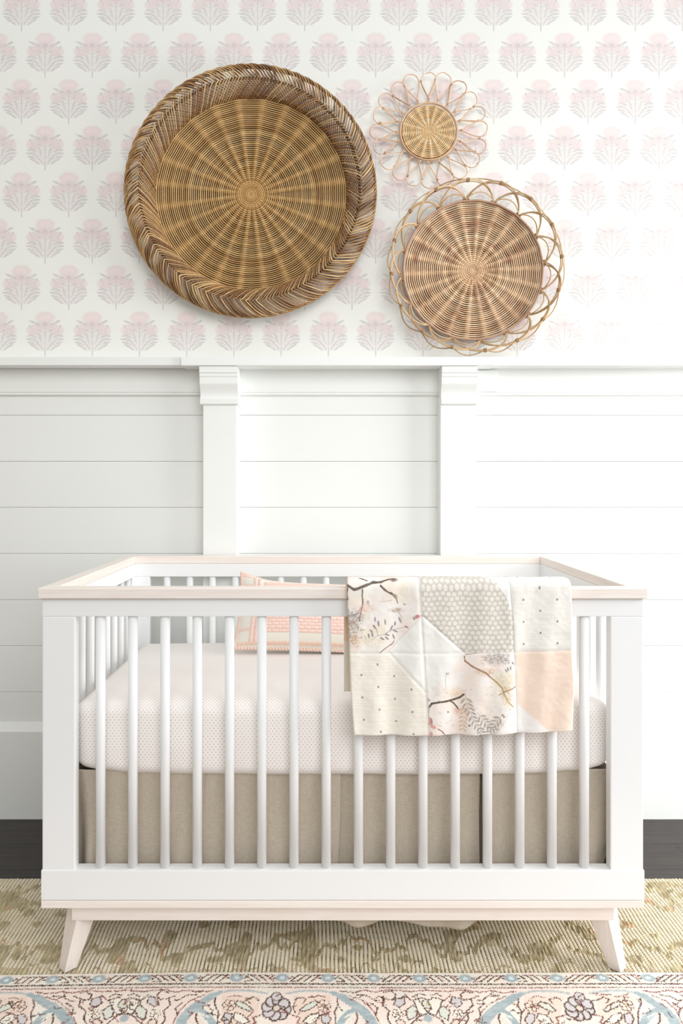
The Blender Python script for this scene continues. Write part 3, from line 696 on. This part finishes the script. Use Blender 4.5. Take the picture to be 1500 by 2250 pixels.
    for (cx, cy, rx, ry, c, m_) in ((778, 1350, 20, 16, mv, mA), (772, 1372, 18, 18, s2l((186, 170, 150)), mA), (800, 1330, 22, 9, s2l((226, 186, 164)), mA), (776, 1400, 16, 16, s2l((196, 160, 124)), mA), (815, 1392, 30, 22, s2l((238, 222, 190)), mA), (885, 1300, 20, 22, s2l((240, 226, 204)), mA),
                                    (870, 1335, 16, 5, br2, mA), (1085, 1440, 24, 14, s2l((160, 152, 146)), mE), (1062, 1470, 20, 8, s2l((214, 176, 138)), mE), (1096, 1490, 22, 18, s2l((228, 214, 178)), mE), (1105, 1520, 12, 24, s2l((206, 182, 126)), mE), (1000, 1520, 14, 12, s2l((232, 200, 168)), mE), (1003, 1556, 12, 9, s2l((224, 168, 148)), mE), (1070, 1575, 28, 22, s2l((228, 218, 204)), mE), (1010, 1590, 14, 22, s2l((232, 212, 192)), mE)):
        cv.ell(cx, cy, rx, ry, 0, c, .75, .9, m_*(.35+.65*texm))
    for k in range(95):                               # feathery scribble
        x = 764+rng.random()*34; y = 1335+rng.random()*62; a = rng.random()*6.28
        cv.line([(x, y), (x+math.cos(a)*5, y+math.sin(a)*4)], 1, [mv, br2, br][k % 3], .7, mask=mA)
    for k in range(120):
        x = 1055+rng.random()*60; y = 1430+rng.random()*22; a = rng.random()*6.28
        cv.line([(x, y), (x+math.cos(a)*5, y+math.sin(a)*4)], 1, [mv, br, s2l((190, 180, 170))][k % 3], .6, mask=mE)
    lc = s2l((150, 140, 146))
    for P in ([(812, 1398), (826, 1390), (842, 1386), (858, 1378), (876, 1374), (892, 1371)], [(826, 1390), (824, 1376), (818, 1366)], [(842, 1386), (850, 1380), (856, 1376)]): cv.line(P, 1.1, lc, .8, mask=mA)
    for x, y, a, L_ in ((821, 1354, 1.6, 6), (828, 1363, 1.5, 6.5), (843, 1360, 1.55, 6), (819, 1371, .9, 6), (857, 1373, -1.1, 6.5), (865, 1364, -1.4, 5), (876, 1356, 1.3, 7), (847, 1388, .3, 6), (865, 1380, .5, 6), (846, 1395, .7, 5.5), (861, 1392, 1.2, 6), (890, 1371, .4, 5), (836, 1396, .5, 5), (806, 1390, 1.4, 5), (814, 1388, 1.3, 5), (812, 1380, .8, 5)):
        cv.ell(x, y, L_, 2.0, a, lc, .9, .4, mA)
    branch([(812, 1433), (826, 1430), (838, 1420), (850, 1412), (858, 1408), (862, 1402)], 1.7, mA, s2l((140, 120, 108)))
    cv.line([(874, 1338), (880, 1350), (880, 1362)], 1.6, mv, .8, mask=mA); cv.ell(792, 1431, 7, 4, 0, s2l((196, 192, 146)), .9, .5, mA)
    cv.ell(914, 1348, 6, 4, -.3, rose, .9, .5, mA); cv.ell(907, 1352, 2, 4, -.4, br, .7, .5, mA); cv.line([(763, 1290), (761, 1300), (763, 1312)], 3, br, .9, mask=mA)
    cv.line([(833, 1315), (846, 1315), (862, 1312)], 1.4, s2l((226, 192, 180)), .9, mask=mA); cv.ell(807, 1317, 3, 4, 0, mv, .8, .5, mA)
    # ---- floral, lower middle
    bd = s2l((96, 84, 76))
    branch([(932, 1546), (940, 1536), (956, 1533), (976, 1532), (992, 1530), (1004, 1526), (1012, 1520)], 3.6, mE, bd); branch([(982, 1533), (990, 1538), (996, 1546), (1000, 1552)], 2.4, mE, bd)
    branch([(929, 1520), (935, 1530)], 2, mE+mC, bd); branch([(934, 1548), (932, 1562), (934, 1572)], 1.4, mE, br)
    cv.ell(936, 1576, 5, 9, 0, rose, .9, .5, mE); cv.ell(941, 1587, 7, 4, .4, s2l((222, 164, 154)), .9, .5, mE); cv.ell(936, 1606, 4, 8, 0, s2l((214, 150, 150)), .9, .5, mE)
    branch([(952, 1592), (962, 1599), (970, 1610)], 1.8, mE, br); branch([(1018, 1446), (1030, 1456), (1046, 1464), (1062, 1472), (1072, 1482)], 3, mE, br2)
    branch([(1072, 1482), (1086, 1494), (1096, 1506), (1100, 1520)], 3, mE, s2l((186, 158, 112))); branch([(1088, 1520), (1100, 1514), (1118, 1508), (1126, 1504)], 1.8, mE, br2)
    branch([(1100, 1520), (1106, 1534), (1120, 1548)], 2.4, mE, s2l((196, 168, 130))); branch([(1020, 1432), (1034, 1430), (1046, 1427)], 1.6, mE, br2); branch([(1017, 1436), (1018, 1448)], 2.4, mE, br2)
    lf = s2l((180, 164, 150))
    sprig(1015, 1516, 1.50, 9, 10, lf, 10, mE, 1.3); sprig(1040, 1556, 1.05, 6, 9, s2l((168, 160, 154)), 9, mE); sprig(1096, 1562, 2.4, 6, 9, s2l((170, 160, 150)), 9, mE); sprig(1046, 1580, 1.6, 4, 8, s2l((160, 160, 156)), 7, mE)
    sprig(1020, 1540, 2.0, 6, 9, s2l((210, 184, 162)), 8, mE)
    for k in range(90):
        x = 945+rng.random()*170; y = 1500+rng.random()*110; a = rng.random()*3
        cv.line([(x, y), (x+math.cos(a)*7, y+math.sin(a)*4)], 1, [mv, br2, s2l((196, 178, 168))][k % 3], .55, mask=mE)
    for x, y in ((976, 1556), (1022, 1586), (1046, 1608), (1095, 1564), (1098, 1568)): cv.ell(x, y, 2, 2, 0, br, .9, .5, mE)
    for x, y, a in ((1110, 1464, 1.3), (1116, 1462, 1.5), (1106, 1468, 1), (1122, 1452, 1)): cv.ell(x, y, 4.5, 1.8, a, s2l((150, 140, 152)), .9, .4, mE)
    cv.line([(975, 1470), (972, 1485), (973, 1505)], 1.4, mv, .7, mask=mE+mC); cv.ell(978, 1472, 4, 3, 0, mv, .5, .5)
    # seams
    sm_ = s2l((190, 184, 178)); hl = s2l((252, 251, 249))
    def seam(P, a=.6): cv.line(P, 1.3, sm_, a, .6); cv.line([(p[0]+1.4, p[1]+1.2) for p in P], 1.2, hl, .5, .6)
    seam([(922, 1240), (925, 1346), (932, 1516), (934, 1630)], .5); seam([(1119, 1240), (1123, 1330), (1127, 1430), (1130, 1545), (1132, 1630)], .75)
    seam([(740, 1427), (1018, 1429), (1280, 1427)], .4); seam([(925, 1346), (849, 1426)], .5); seam([(925, 1346), (1018, 1430)], .5)
    seam([(849, 1426), (932, 1516)], .6); seam([(1129, 1540), (1068, 1622)], .4); seam([(1129, 1540), (1210, 1622)], .5)
    seam([(768, 1607), (1260, 1600)], .25); seam([(1180, 1290), (1150, 1425)], .2); seam([(1200, 1335), (1250, 1425)], .2)
    # ---- the cloth: path from the inner hem, over the rail, to the front hem
    path = [(1.7125, .630), (1.7115, .70), (1.7105, .78), (1.7095, .85), (1.707, .883), (1.699, .897), (1.683, .9025), (1.668, .9035), (1.652, .9025), (1.6395, .8965), (1.634, .885), (1.6335, .86), (1.6335, .80), (1.634, .70), (1.635, .60), (1.6355, .556)]
    P = np.array(path); seg = np.r_[0, np.cumsum(np.hypot(*np.diff(P, axis=0).T))]; crest = seg[7]
    nb, nf_ = 70, 400
    s = np.r_[np.linspace(0, crest-.02, nb)[:-1], np.linspace(crest-.02, seg[-1], nf_)]
    # smooth the path
    ss = np.linspace(0, seg[-1], 900); yy = np.interp(ss, seg, P[:, 0]); zz_ = np.interp(ss, seg, P[:, 1]); k_ = np.hanning(27); k_ /= k_.sum()
    pad = lambda a: np.convolve(np.r_[np.full(13, a[0]), a, np.full(13, a[-1])], k_, 'valid')
    yy, zz_ = pad(yy), pad(zz_); py = np.interp(s, ss, yy); pz = np.interp(s, ss, zz_)
    ty, tz = np.gradient(py, s), np.gradient(pz, s); L_ = np.hypot(ty, tz); ty /= L_; tz /= L_
    oy, oz = -tz, ty                                    # outward normal
    if oz[np.argmax(pz)] < 0: oy, oz = -oy, -oz
    nu = 470; u = np.linspace(0, 1, nu); a = s-crest     # signed arc from crest
    cy = np.where(a < .05, 1264+a*(28/.05), 1292+(a-.05)*F/1.634)
    lp = np.interp(cy, [1200, 1264, 1285, 1330, 1360, 1430, 1520, 1612], [757, 764, 762, 763, 765, 767, 770, 777]); rp = np.interp(cy, [1200, 1264, 1285, 1330, 1430, 1520, 1612], [1250, 1251, 1256, 1257, 1257, 1260, 1258])
    lx = X(lp, 1.634); rx_ = X(rp, 1.634)
    UU = u[:, None]; XX = lx[None]*(1-UU)+rx_[None]*UU; CXx = 762+UU*494+0*XX; CYy = cy[None]+0*XX
    fr = np.clip(a/.3, 0, 1)[None]; bk = np.clip(-a/.25, 0, 1)[None]
    fold = fr**.7*(.0045*np.sin(UU*21+1+cy[None]*.004)+.003*np.sin(UU*43+cy[None]*.01)+.0025*np.sin(UU*9+2))+fr*.006
    fold = fold+.0016*(vnoise(UU*15+2, cy[None]*.022, 71)-.5)*2*(.3+.7*fr)+.0007*(vnoise(UU*30+cy[None]*.02, cy[None]*.05, 74)-.5)*2+.0003*(vnoise(UU*60, cy[None]*.13, 72)-.5)*2
    # quilting dimples along the seams
    dim = np.zeros_like(XX)
    for sx_ in (925, 1125): dim += np.exp(-((CXx-sx_-(CYy-1430)*.03)/4.)**2)
    dim += np.exp(-((CYy-1428)/4.)**2)*.8
    dim += np.exp(-(((CXx-925)+(CYy-1346)*.95)/5.)**2)*(mC_band(CXx, CYy, 849, 925, 1346, 1426))+np.exp(-(((CXx-925)-(CYy-1346)*1.1)/5.)**2)*mC_band(CXx, CYy, 925, 1018, 1346, 1430)
    dim += np.exp(-(((CXx-849)-(CYy-1426)*.92)/5.)**2)*mC_band(CXx, CYy, 849, 932, 1426, 1516)
    th_edge = np.minimum(np.minimum(UU, 1-UU)*.5/.004, np.minimum((seg[-1]-s), s)[None]/.006); puff = np.sqrt(np.clip(1-(1-np.clip(th_edge, 0, 1))**2, 0, 1))
    offo = fold-.0016*dim-.0045*(1-puff)
    zdrop = fr*(-.003*np.sin(UU*5.5)-.0)+fr*.006*np.clip((UU-.8)/.2, 0, 1)*1.0
    outer = np.stack([XX, py[None]+oy[None]*offo*np.where(oy[None] < 0, 1, .3), pz[None]+oz[None]*offo*.3+zdrop], -1)
    thick = .0105*puff+.0008
    inner = outer.copy(); inner[..., 1] -= oy[None]*thick; inner[..., 2] -= oz[None]*thick
    ns = len(s); Vv = np.concatenate([outer.reshape(-1, 3), inner.reshape(-1, 3)])
    f1 = grid_faces(nu, ns); f2 = grid_faces(nu, ns, nu*ns)[:, ::-1]; o_ = nu*ns
    i = np.arange(nu-1); j = np.arange(ns-1)
    rim = [np.stack([i*ns, (i+1)*ns, o_+(i+1)*ns, o_+i*ns], 1)[:, ::-1], np.stack([i*ns+ns-1, (i+1)*ns+ns-1, o_+(i+1)*ns+ns-1, o_+i*ns+ns-1], 1),
           np.stack([j, j+1, o_+j+1, o_+j], 1), np.stack([(nu-1)*ns+j, (nu-1)*ns+j+1, o_+(nu-1)*ns+j+1, o_+(nu-1)*ns+j], 1)[:, ::-1]]
    c1 = cv.sample(CXx, CYy); lining = s2l((244, 214, 188)); c1[:, cy < 1243] = s2l((244, 238, 228))
    c2 = np.ones_like(c1)*lining; lowb = (s < .12); c2[:, lowb] = s2l((240, 232, 214))
    ob = link_mesh('patchwork_quilt', Vv, np.concatenate([f1, f2]+rim), cloth_col, None, np.concatenate([c1.reshape(-1, 3), c2.reshape(-1, 3)]), True)
    tag(ob, 'patchwork baby quilt with floral, beige and peach squares draped over the crib front rail', 'quilt')
def mC_band(x, y, xa, xb, ya, yb_): return ((x >= xa) & (x <= xb) & (y >= ya) & (y <= yb_)).astype(float)
quilt()

# ================================================================== PILLOW
def pillow():
    wd, ht = .50, .243; nu, nv = 420, 240
    u, v = np.meshgrid(np.linspace(-1, 1, nu), np.linspace(-1, 1, nv), indexing='ij')     # v up
    a = (u+1)/2*wd; b = (v+1)/2*ht                                                           # metres from lower left
    pull = 1-.05*(1-np.abs(v)**2)*np.abs(u)**4                                               # sides bow in
    x = (u*wd/2)*(1-.035*(1-v**2)*u**2); zz_ = (v*ht/2)*(1-.05*(1-u**2)*v**2)-np.clip(v, 0, 1)**2*.030*(1-u**4)
    T = .058*(1-u**6)**.6*(1-v**6)**.6*np.sqrt(np.clip((1-u**2), 0, 1)**.35*np.clip((1-v**2), 0, 1)**.5)
    cream = s2l((242, 238, 228)); pk = s2l((248, 220, 211)); pk2 = s2l((236, 194, 180)); or_ = s2l((242, 214, 198))
    c = np.ones((nu, nv, 3))*cream; h = np.zeros((nu, nv))
    wv = .0004*np.sin(a*1500)*np.sin(b*1500); h += wv
    def rope(coord_along, dist, w_, per):
        d = np.clip(1-(dist/w_)**2, 0, 1); ph = (coord_along/per) % 1
        return np.sqrt(d)*(.62+.38*np.sqrt(np.clip(1-(2*ph-1)**2, 0, 1))), d > 0
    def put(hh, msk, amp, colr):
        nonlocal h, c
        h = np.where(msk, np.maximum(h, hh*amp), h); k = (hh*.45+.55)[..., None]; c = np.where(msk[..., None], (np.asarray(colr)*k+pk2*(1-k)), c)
    L0, R0, B0, T0 = .074, wd-.074, .036, ht-.036
    cen = (a > L0) & (a < R0) & (b > B0) & (b < T0)
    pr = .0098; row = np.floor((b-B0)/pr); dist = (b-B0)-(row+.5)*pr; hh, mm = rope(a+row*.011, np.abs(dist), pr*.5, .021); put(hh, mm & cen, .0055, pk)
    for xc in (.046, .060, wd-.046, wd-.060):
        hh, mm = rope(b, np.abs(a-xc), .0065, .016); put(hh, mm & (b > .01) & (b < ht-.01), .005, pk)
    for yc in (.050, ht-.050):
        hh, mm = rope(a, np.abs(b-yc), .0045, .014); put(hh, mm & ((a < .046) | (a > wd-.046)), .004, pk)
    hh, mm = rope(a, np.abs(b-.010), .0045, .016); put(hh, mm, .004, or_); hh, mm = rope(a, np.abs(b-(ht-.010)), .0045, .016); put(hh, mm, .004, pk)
    front = np.stack([x, -(T+h), zz_], -1).reshape(-1, 3); back = np.stack([x, T*.8, zz_], -1).reshape(-1, 3)
    root = thing('throw_pillow', 'small pink and cream woven pillow leaning at the back of the crib', 'pillow', (0, 0, 0))
    wool = m_vcol('woven_cotton', .95, .05, bump=(600, .3))
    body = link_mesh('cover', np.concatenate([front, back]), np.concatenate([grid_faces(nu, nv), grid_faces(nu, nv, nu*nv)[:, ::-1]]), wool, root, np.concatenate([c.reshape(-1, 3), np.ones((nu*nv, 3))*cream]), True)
    # braided edging
    m = MB(); N = 420
    per = np.concatenate([np.stack([x[:, 0], zz_[:, 0]], 1)[::4], np.stack([x[-1], zz_[-1]], 1)[::4], np.stack([x[:, -1], zz_[:, -1]], 1)[::-4], np.stack([x[0], zz_[0]], 1)[::-4]])
    d = np.r_[0, np.cumsum(np.hypot(*np.diff(per, axis=0).T))]; keep = np.r_[True, np.diff(d) > 1e-5]; per, d = per[keep], d[keep]
    t = np.linspace(0, d[-1], N*2, endpoint=False); ex, ez = np.interp(t, d, per[:, 0]), np.interp(t, d, per[:, 1])
    for ph in (0, PI):
        w_ = 2*PI*t/.018+ph; nrm = np.stack([ex, ez], 1); nrm /= np.linalg.norm(nrm, axis=1)[:, None]
        m.tube(np.stack([ex+nrm[:, 0]*.0028*np.cos(w_), .003*np.sin(w_), ez+nrm[:, 1]*.0028*np.cos(w_)], 1), .0042, s2l((244, 218, 204)), 6, closed=True)
    m.build('braided_edging', wool, root)
    # lean it back against the rear slats
    by_, bz = 2.135, .626; lean = math.atan2(.150, .235)
    root.rotation_euler = (-lean, math.radians(2.2), 0)
    cxp = X(518, 2.14)+wd/2
    root.location = (cxp, by_+math.sin(lean)*ht/2, bz+math.cos(lean)*ht/2)
pillow()

# ================================================================== WALL BASKETS
def wcol(*cs):
    base = [s2l(c) for c in cs]
    def f(): 
        a, b = random.sample(base, 2) if len(base) > 1 else (base[0], base[0]); k = random.random(); return (a*k+b*(1-k))*random.uniform(.86, 1.08)
    return f
def ring_weave(m, R, pitch_, nsp, rad, amp, colf, spoke_c, back_c, ph=0., stain=None, h0=.004):
    """rings of cane passing over radial spokes, over a rear disc coloured dark for the shade in the gaps"""
    n = int(R/pitch_)
    for j in range(n+1):
        r_ = pitch_*(j+.5)
        if r_ > R: break
        ns = max(24, nsp*12 if r_ > R*.3 else nsp*6); th_ = np.arange(ns)*2*PI/ns
        near = min(1., r_/(R*.28))
        h = h0+amp*near*np.cos(nsp*(th_-ph))*1.0
        rr_ = r_+.0003*np.sin(th_*5+j*1.3)
        c = np.ones((ns, 3))*colf(); k = vnoise(th_*9/PI*6, np.full(ns, j*.23), 91); c = c*(.9+.2*k)[:, None]
        if stain is not None:
            s_ = (np.clip((vnoise(np.cos(th_)*r_*26+20, np.sin(th_)*r_*26+20, 93)-.55)*3.5, 0, 1)*np.clip((vnoise(th_*7, np.full(ns, j*.9), 94)-.35)*4, 0, 1))[:, None]*.62; c = c*(1-s_)+stain*s_
        bnd = np.clip(np.cos(nsp*(th_-ph)), 0, 1)**2*near
        m.tube(np.stack([rr_*np.cos(th_), -h, rr_*np.sin(th_)], 1), rad*(.88+.14*random.random()+.42*bnd), c, 6, closed=True)
    for k in range(nsp):
        a = ph+k*2*PI/nsp; rs = np.linspace(.004, R, 20)
        for e in (-1, 0, 1):
            off_ = e*.0036
            m.tube(np.stack([rs*math.cos(a)-off_*math.sin(a), np.full(20, -.0035), rs*math.sin(a)+off_*math.cos(a)], 1), .0026, spoke_c, 5)
    # rear layer as a flat disc, its darker colour standing for shade between canes
    a = np.arange(96)*2*PI/96; V = [(0, .001, 0)]+[(R*math.cos(q), .001, R*math.sin(q)) for q in a]+[(0, .003, 0)]+[(R*math.cos(q), .003, R*math.sin(q)) for q in a]
    Fq = [[0, 1+(i+1) % 96, 1+i, 0] for i in range(0)]
    quads = []
    for i in range(0, 96, 2): quads.append([0, 1+i, 1+(i+1) % 96, 1+(i+2) % 96]); quads.append([97, 98+(i+2) % 96, 98+(i+1) % 96, 98+i])
    m.add(V, np.array(quads), back_c)

def big_basket():
    yb_ = YW-.022; root = thing('wicker_tray', 'large dark brown round wicker tray with a wide herringbone rim hung on the wallpaper', 'basket', (X(552, yb_), yb_, Z(428.5, yb_)), 'woven baskets on the wall')
    R = .322; m = MB()
    colf = wcol((226, 188, 130), (208, 166, 106), (192, 148, 92), (218, 182, 128))
    ring_weave(m, R, .0067, 24, .0024, .0020, colf, s2l((216, 172, 104)), s2l((62, 42, 24)), ph=.14, h0=.0060)
    for (r_, h) in ((.3225, .008), (.3255, .013), (.3270, .018)):
        a = np.arange(160)*2*PI/160; m.tube(np.stack([r_*np.cos(a), np.full(160, -h), r_*np.sin(a)], 1), .0032, s2l((150, 118, 78)), 6, closed=True)
    m.build('woven_base', cane, root)
    # rim: profile from the base edge over a crest to the outer lip
    prof = np.array([(.320, .004), (.326, .022), (.337, .042), (.353, .059), (.372, .067), (.391, .066), (.406, .057), (.4155, .043), (.419, .028)])
    L = np.r_[0, np.cumsum(np.hypot(*np.diff(prof, axis=0).T))]; L /= L[-1]
    def pr(t): return np.interp(t, L, prof[:, 0]), np.interp(t, L, prof[:, 1])
    m = MB(); cf = wcol((226, 186, 130), (192, 146, 92), (160, 114, 70), (232, 198, 146), (140, 98, 62)); NS = 224
    t = np.linspace(0, 1, 19)
    for k in range(NS):                                  # herringbone canes, apex on the crest
        g = k % 5; a0 = 2*PI*k/NS+random.uniform(-.0035, .0035)-(g == 4)*.002
        apex = .50+.05*math.sin(k*2*PI/NS*3)
        th_ = a0-np.where(t < apex, .155*(1-np.abs(t-apex)/apex), .175*(1-np.abs(t-apex)/(1-apex)))
        r_, h = pr(t); lift = .0022+.0016*np.sin(t*PI*7+k*1.9)
        r2 = r_+lift*.4*np.sin(PI*t); h2 = h+lift
        c = cf()
        m.tube(np.stack([r2*np.cos(th_), -h2, r2*np.sin(th_)], 1), .0025*random.uniform(.8, 1.15), c, 5)
    m.build('herringbone_rim', cane, root)
    m = MB(); cf = wcol((134, 98, 62), (108, 76, 48), (160, 120, 76), (92, 64, 42)); NS = 190
    for k in range(NS):                                  # crossing canes below
        a0 = 2*PI*(k+.5)/NS+random.uniform(-.004, .004); r_, h = pr(t); th_ = a0+.42*(t-.5)+.02*np.sin(t*PI)
        m.tube(np.stack([(r_-.002)*np.cos(th_), -(h-.0022), (r_-.002)*np.sin(th_)], 1), .0017, cf(), 5)
    for tt in (.5, .47):
        r_, h = pr(tt); a = np.arange(160)*2*PI/160; m.tube(np.stack([r_*np.cos(a), np.full(160, -(h-.004)), r_*np.sin(a)], 1), .0022, s2l((120, 90, 62)), 6, closed=True)
    m.build('lattice_lining', cane, root)
    m = MB()
    a = np.arange(200)*2*PI/200
    for i in range(3):                                   # lashed lip
        m.tube(np.stack([(.4175+.002*np.cos(a*40+i*2.1))*np.cos(a), -(.028-.004*i+.002*np.sin(a*40+i*2.1)), (.4175)*np.sin(a)], 1), .003, s2l((186, 150, 104)), 6, closed=True)
    m.build('lip', cane, root)
    return root
big_basket()

def flower_basket():
    yb_ = YW-.012; root = thing('petal_basket', 'small pale rattan wall basket with twenty thin looped petals', 'basket', (X(941, yb_), yb_, Z(291, yb_)), 'woven baskets on the wall')
    k = yb_/F; R = 61.5*k; m = MB()
    ring_weave(m, R-.004, .0056, 16, .0022, .0015, wcol((250, 220, 172), (244, 208, 156), (252, 228, 188)), s2l((246, 212, 160)), s2l((206, 158, 104)), ph=.1, h0=.006)
    a = np.arange(120)*2*PI/120
    for r_, h in ((R, .006), (R+.003, .004), (R+.0015, .009)): m.tube(np.stack([r_*np.cos(a), np.full(120, -h), r_*np.sin(a)], 1), .0024, s2l((230, 196, 164)), 6, closed=True)
    m.build('woven_center', cane, root)
    N = 20; pc = wcol((240, 206, 176), (232, 194, 164), (246, 216, 188))
    for i in range(N):
        m = MB(); a0 = PI/2+.02+2*PI*i/N+random.uniform(-.02, .02); ro = (127.5+random.uniform(-2, 2.5))*k; rb = 72*k; wd = (19.5+random.uniform(-1, 1.5))*k
        # teardrop loop
        q = np.linspace(0, 2*PI, 40); rad_ = rb+(ro-rb)*(.5-.5*np.cos(q)); s_ = np.sin(q)*(.5-.5*np.cos(q))**.75*1.22*wd
        tilt = .06*math.sin(i*2.4)
        ca, sa = math.cos(a0), math.sin(a0)
        P = np.stack([rad_*ca-s_*sa, -(.006+.010*np.clip((rad_-rb)/(ro-rb), 0, 1)+.0022*np.sign(np.sin(q))*((i % 2)*2-1)), rad_*sa+s_*ca], 1)
        m.tube(P, .00195, pc(), 6)
        # legs that run in to the ring and the lashing
        for e in (-1, 1):
            b0 = a0+e*.075; b1 = a0-e*.05
            P = np.stack([np.array([rb*math.cos(a0), (R+.002)*math.cos(b1)]), np.array([-.006, -.004]), np.array([rb*math.sin(a0), (R+.002)*math.sin(b1)])], 1)
            P = np.array([P[0]*(1-t)+P[1]*t for t in np.linspace(0, 1, 4)]); m.tube(P, .0018, pc(), 6)
        # crossing strand from the shoulder of this loop to the next foot
        b1 = a0+2*PI/N; P0 = np.array([(ro*.86)*math.cos(a0+PI/N), -.014, (ro*.86)*math.sin(a0+PI/N)]); P1 = np.array([rb*1.02*math.cos(b1), -.007, rb*1.02*math.sin(b1)]); P2 = np.array([rb*1.02*math.cos(a0), -.007, rb*1.02*math.sin(a0)])
        for T_ in ((P1, P2) if i % 2 else (P2,)): m.tube(np.array([P0*(1-t)+T_*t for t in np.linspace(0, 1, 6)]), .0015, pc(), 6)
        # knots
        for (cx, cz, h) in ((rb*ca, rb*sa, .0075), (P0[0], P0[2], .015)):
            th_ = np.linspace(0, 2*PI, 13)[:-1]; m.tube(np.stack([cx+.0028*np.cos(th_), -h-.0012*np.sin(th_), cz+.0028*np.sin(th_)], 1), .0014, s2l((206, 166, 132)), 5, closed=True)
        m.build('petal_loop', cane, root)
flower_basket()

def loop_basket():
    yb_ = YW-.03; root = thing('looped_basket', 'medium tan wicker basket with raised looped edging at lower right of the group', 'basket', (X(1037.5, yb_), yb_, Z(596, yb_)), 'woven baskets on the wall')
    k = yb_/F; R = 150*k; m = MB()
    ring_weave(m, R, .0068, 22, .00255, .0020, wcol((246, 214, 176), (238, 204, 166), (248, 222, 188), (226, 188, 150)), s2l((236, 200, 158)), s2l((104, 68, 48)), ph=.05, stain=s2l((176, 120, 92)), h0=.006)
    a = np.arange(140)*2*PI/140
    for r_, h in ((R+.002, .006), (R+.004, .011), (R+.003, .016)): m.tube(np.stack([r_*np.cos(a), -h-.0015*np.sin(a*22), r_*np.sin(a)], 1), .003, s2l((204, 168, 142)), 6, closed=True)
    m.build('woven_center', cane, root)
    N = 16; ro = R+.046; hm = .062; cf = wcol((222, 190, 146), (200, 164, 120), (232, 204, 164), (180, 144, 102))
    for i in range(N):
        m = MB(); a0 = .1+2*PI*i/N; half = 2*PI/N
        for e in range(2):                               # doubled cane arch spanning two bays, rising from the rim
            q = np.linspace(-1, 1, 26); th_ = a0+q*half*(.98+.04*e)+random.uniform(-.015, .015)
            up = (1-np.abs(q)**2.3); r_ = R+.006+(ro-R-.004*e)*up**.8; h = .010+(hm-.008*e)*up**.9
            m.tube(np.stack([r_*np.cos(th_), -h, r_*np.sin(th_)], 1), .0029 if e == 0 else .0022, cf(), 6)
        # lower flat hoop inside the bay
        q = np.linspace(-1, 1, 18); th_ = a0+half*.5+q*half*.55; up = 1-q**2; r_ = R+.004+.020*up; h = .012+.024*up
        m.tube(np.stack([r_*np.cos(th_), -h, r_*np.sin(th_)], 1), .0020, cf(), 6)
        # cane from crest out to the next crest
        q = np.linspace(0, 1, 14); th_ = a0+half*q; r_ = ro+.004+.013*np.sin(q*PI)+.003*math.sin(i*5.1); h = hm+.008-.026*np.sin(q*PI)
        m.tube(np.stack([r_*np.cos(th_), -h, r_*np.sin(th_)], 1), .0020, cf(), 6)
        # wrapped knot on the crest
        for j in range(3):
            t_ = np.linspace(0, 2*PI, 13)[:-1]; rr_ = ro+.004; aa = a0+(j-1)*.012
            m.tube(np.stack([(rr_+.0055*np.cos(t_))*math.cos(aa), -(hm+.008+.0055*np.sin(t_)), (rr_+.0055*np.cos(t_))*math.sin(aa)], 1), .0019, s2l((182, 146, 104)), 5, closed=True, ref=(-math.sin(aa), 0, math.cos(aa)))
        # lashing at the base edge
        for j in range(3):
            t_ = np.linspace(0, 2*PI, 11)[:-1]; aa = a0+half*(.0+j*.09-.09)
            m.tube(np.stack([(R+.006+.006*np.cos(t_))*math.cos(aa), -(.010+.008*np.sin(t_)), (R+.006+.006*np.cos(t_))*math.sin(aa)], 1), .0019, s2l((196, 158, 134)), 5, closed=True, ref=(-math.sin(aa), 0, math.cos(aa)))
        m.build('edge_loop', cane, root)
loop_basket()
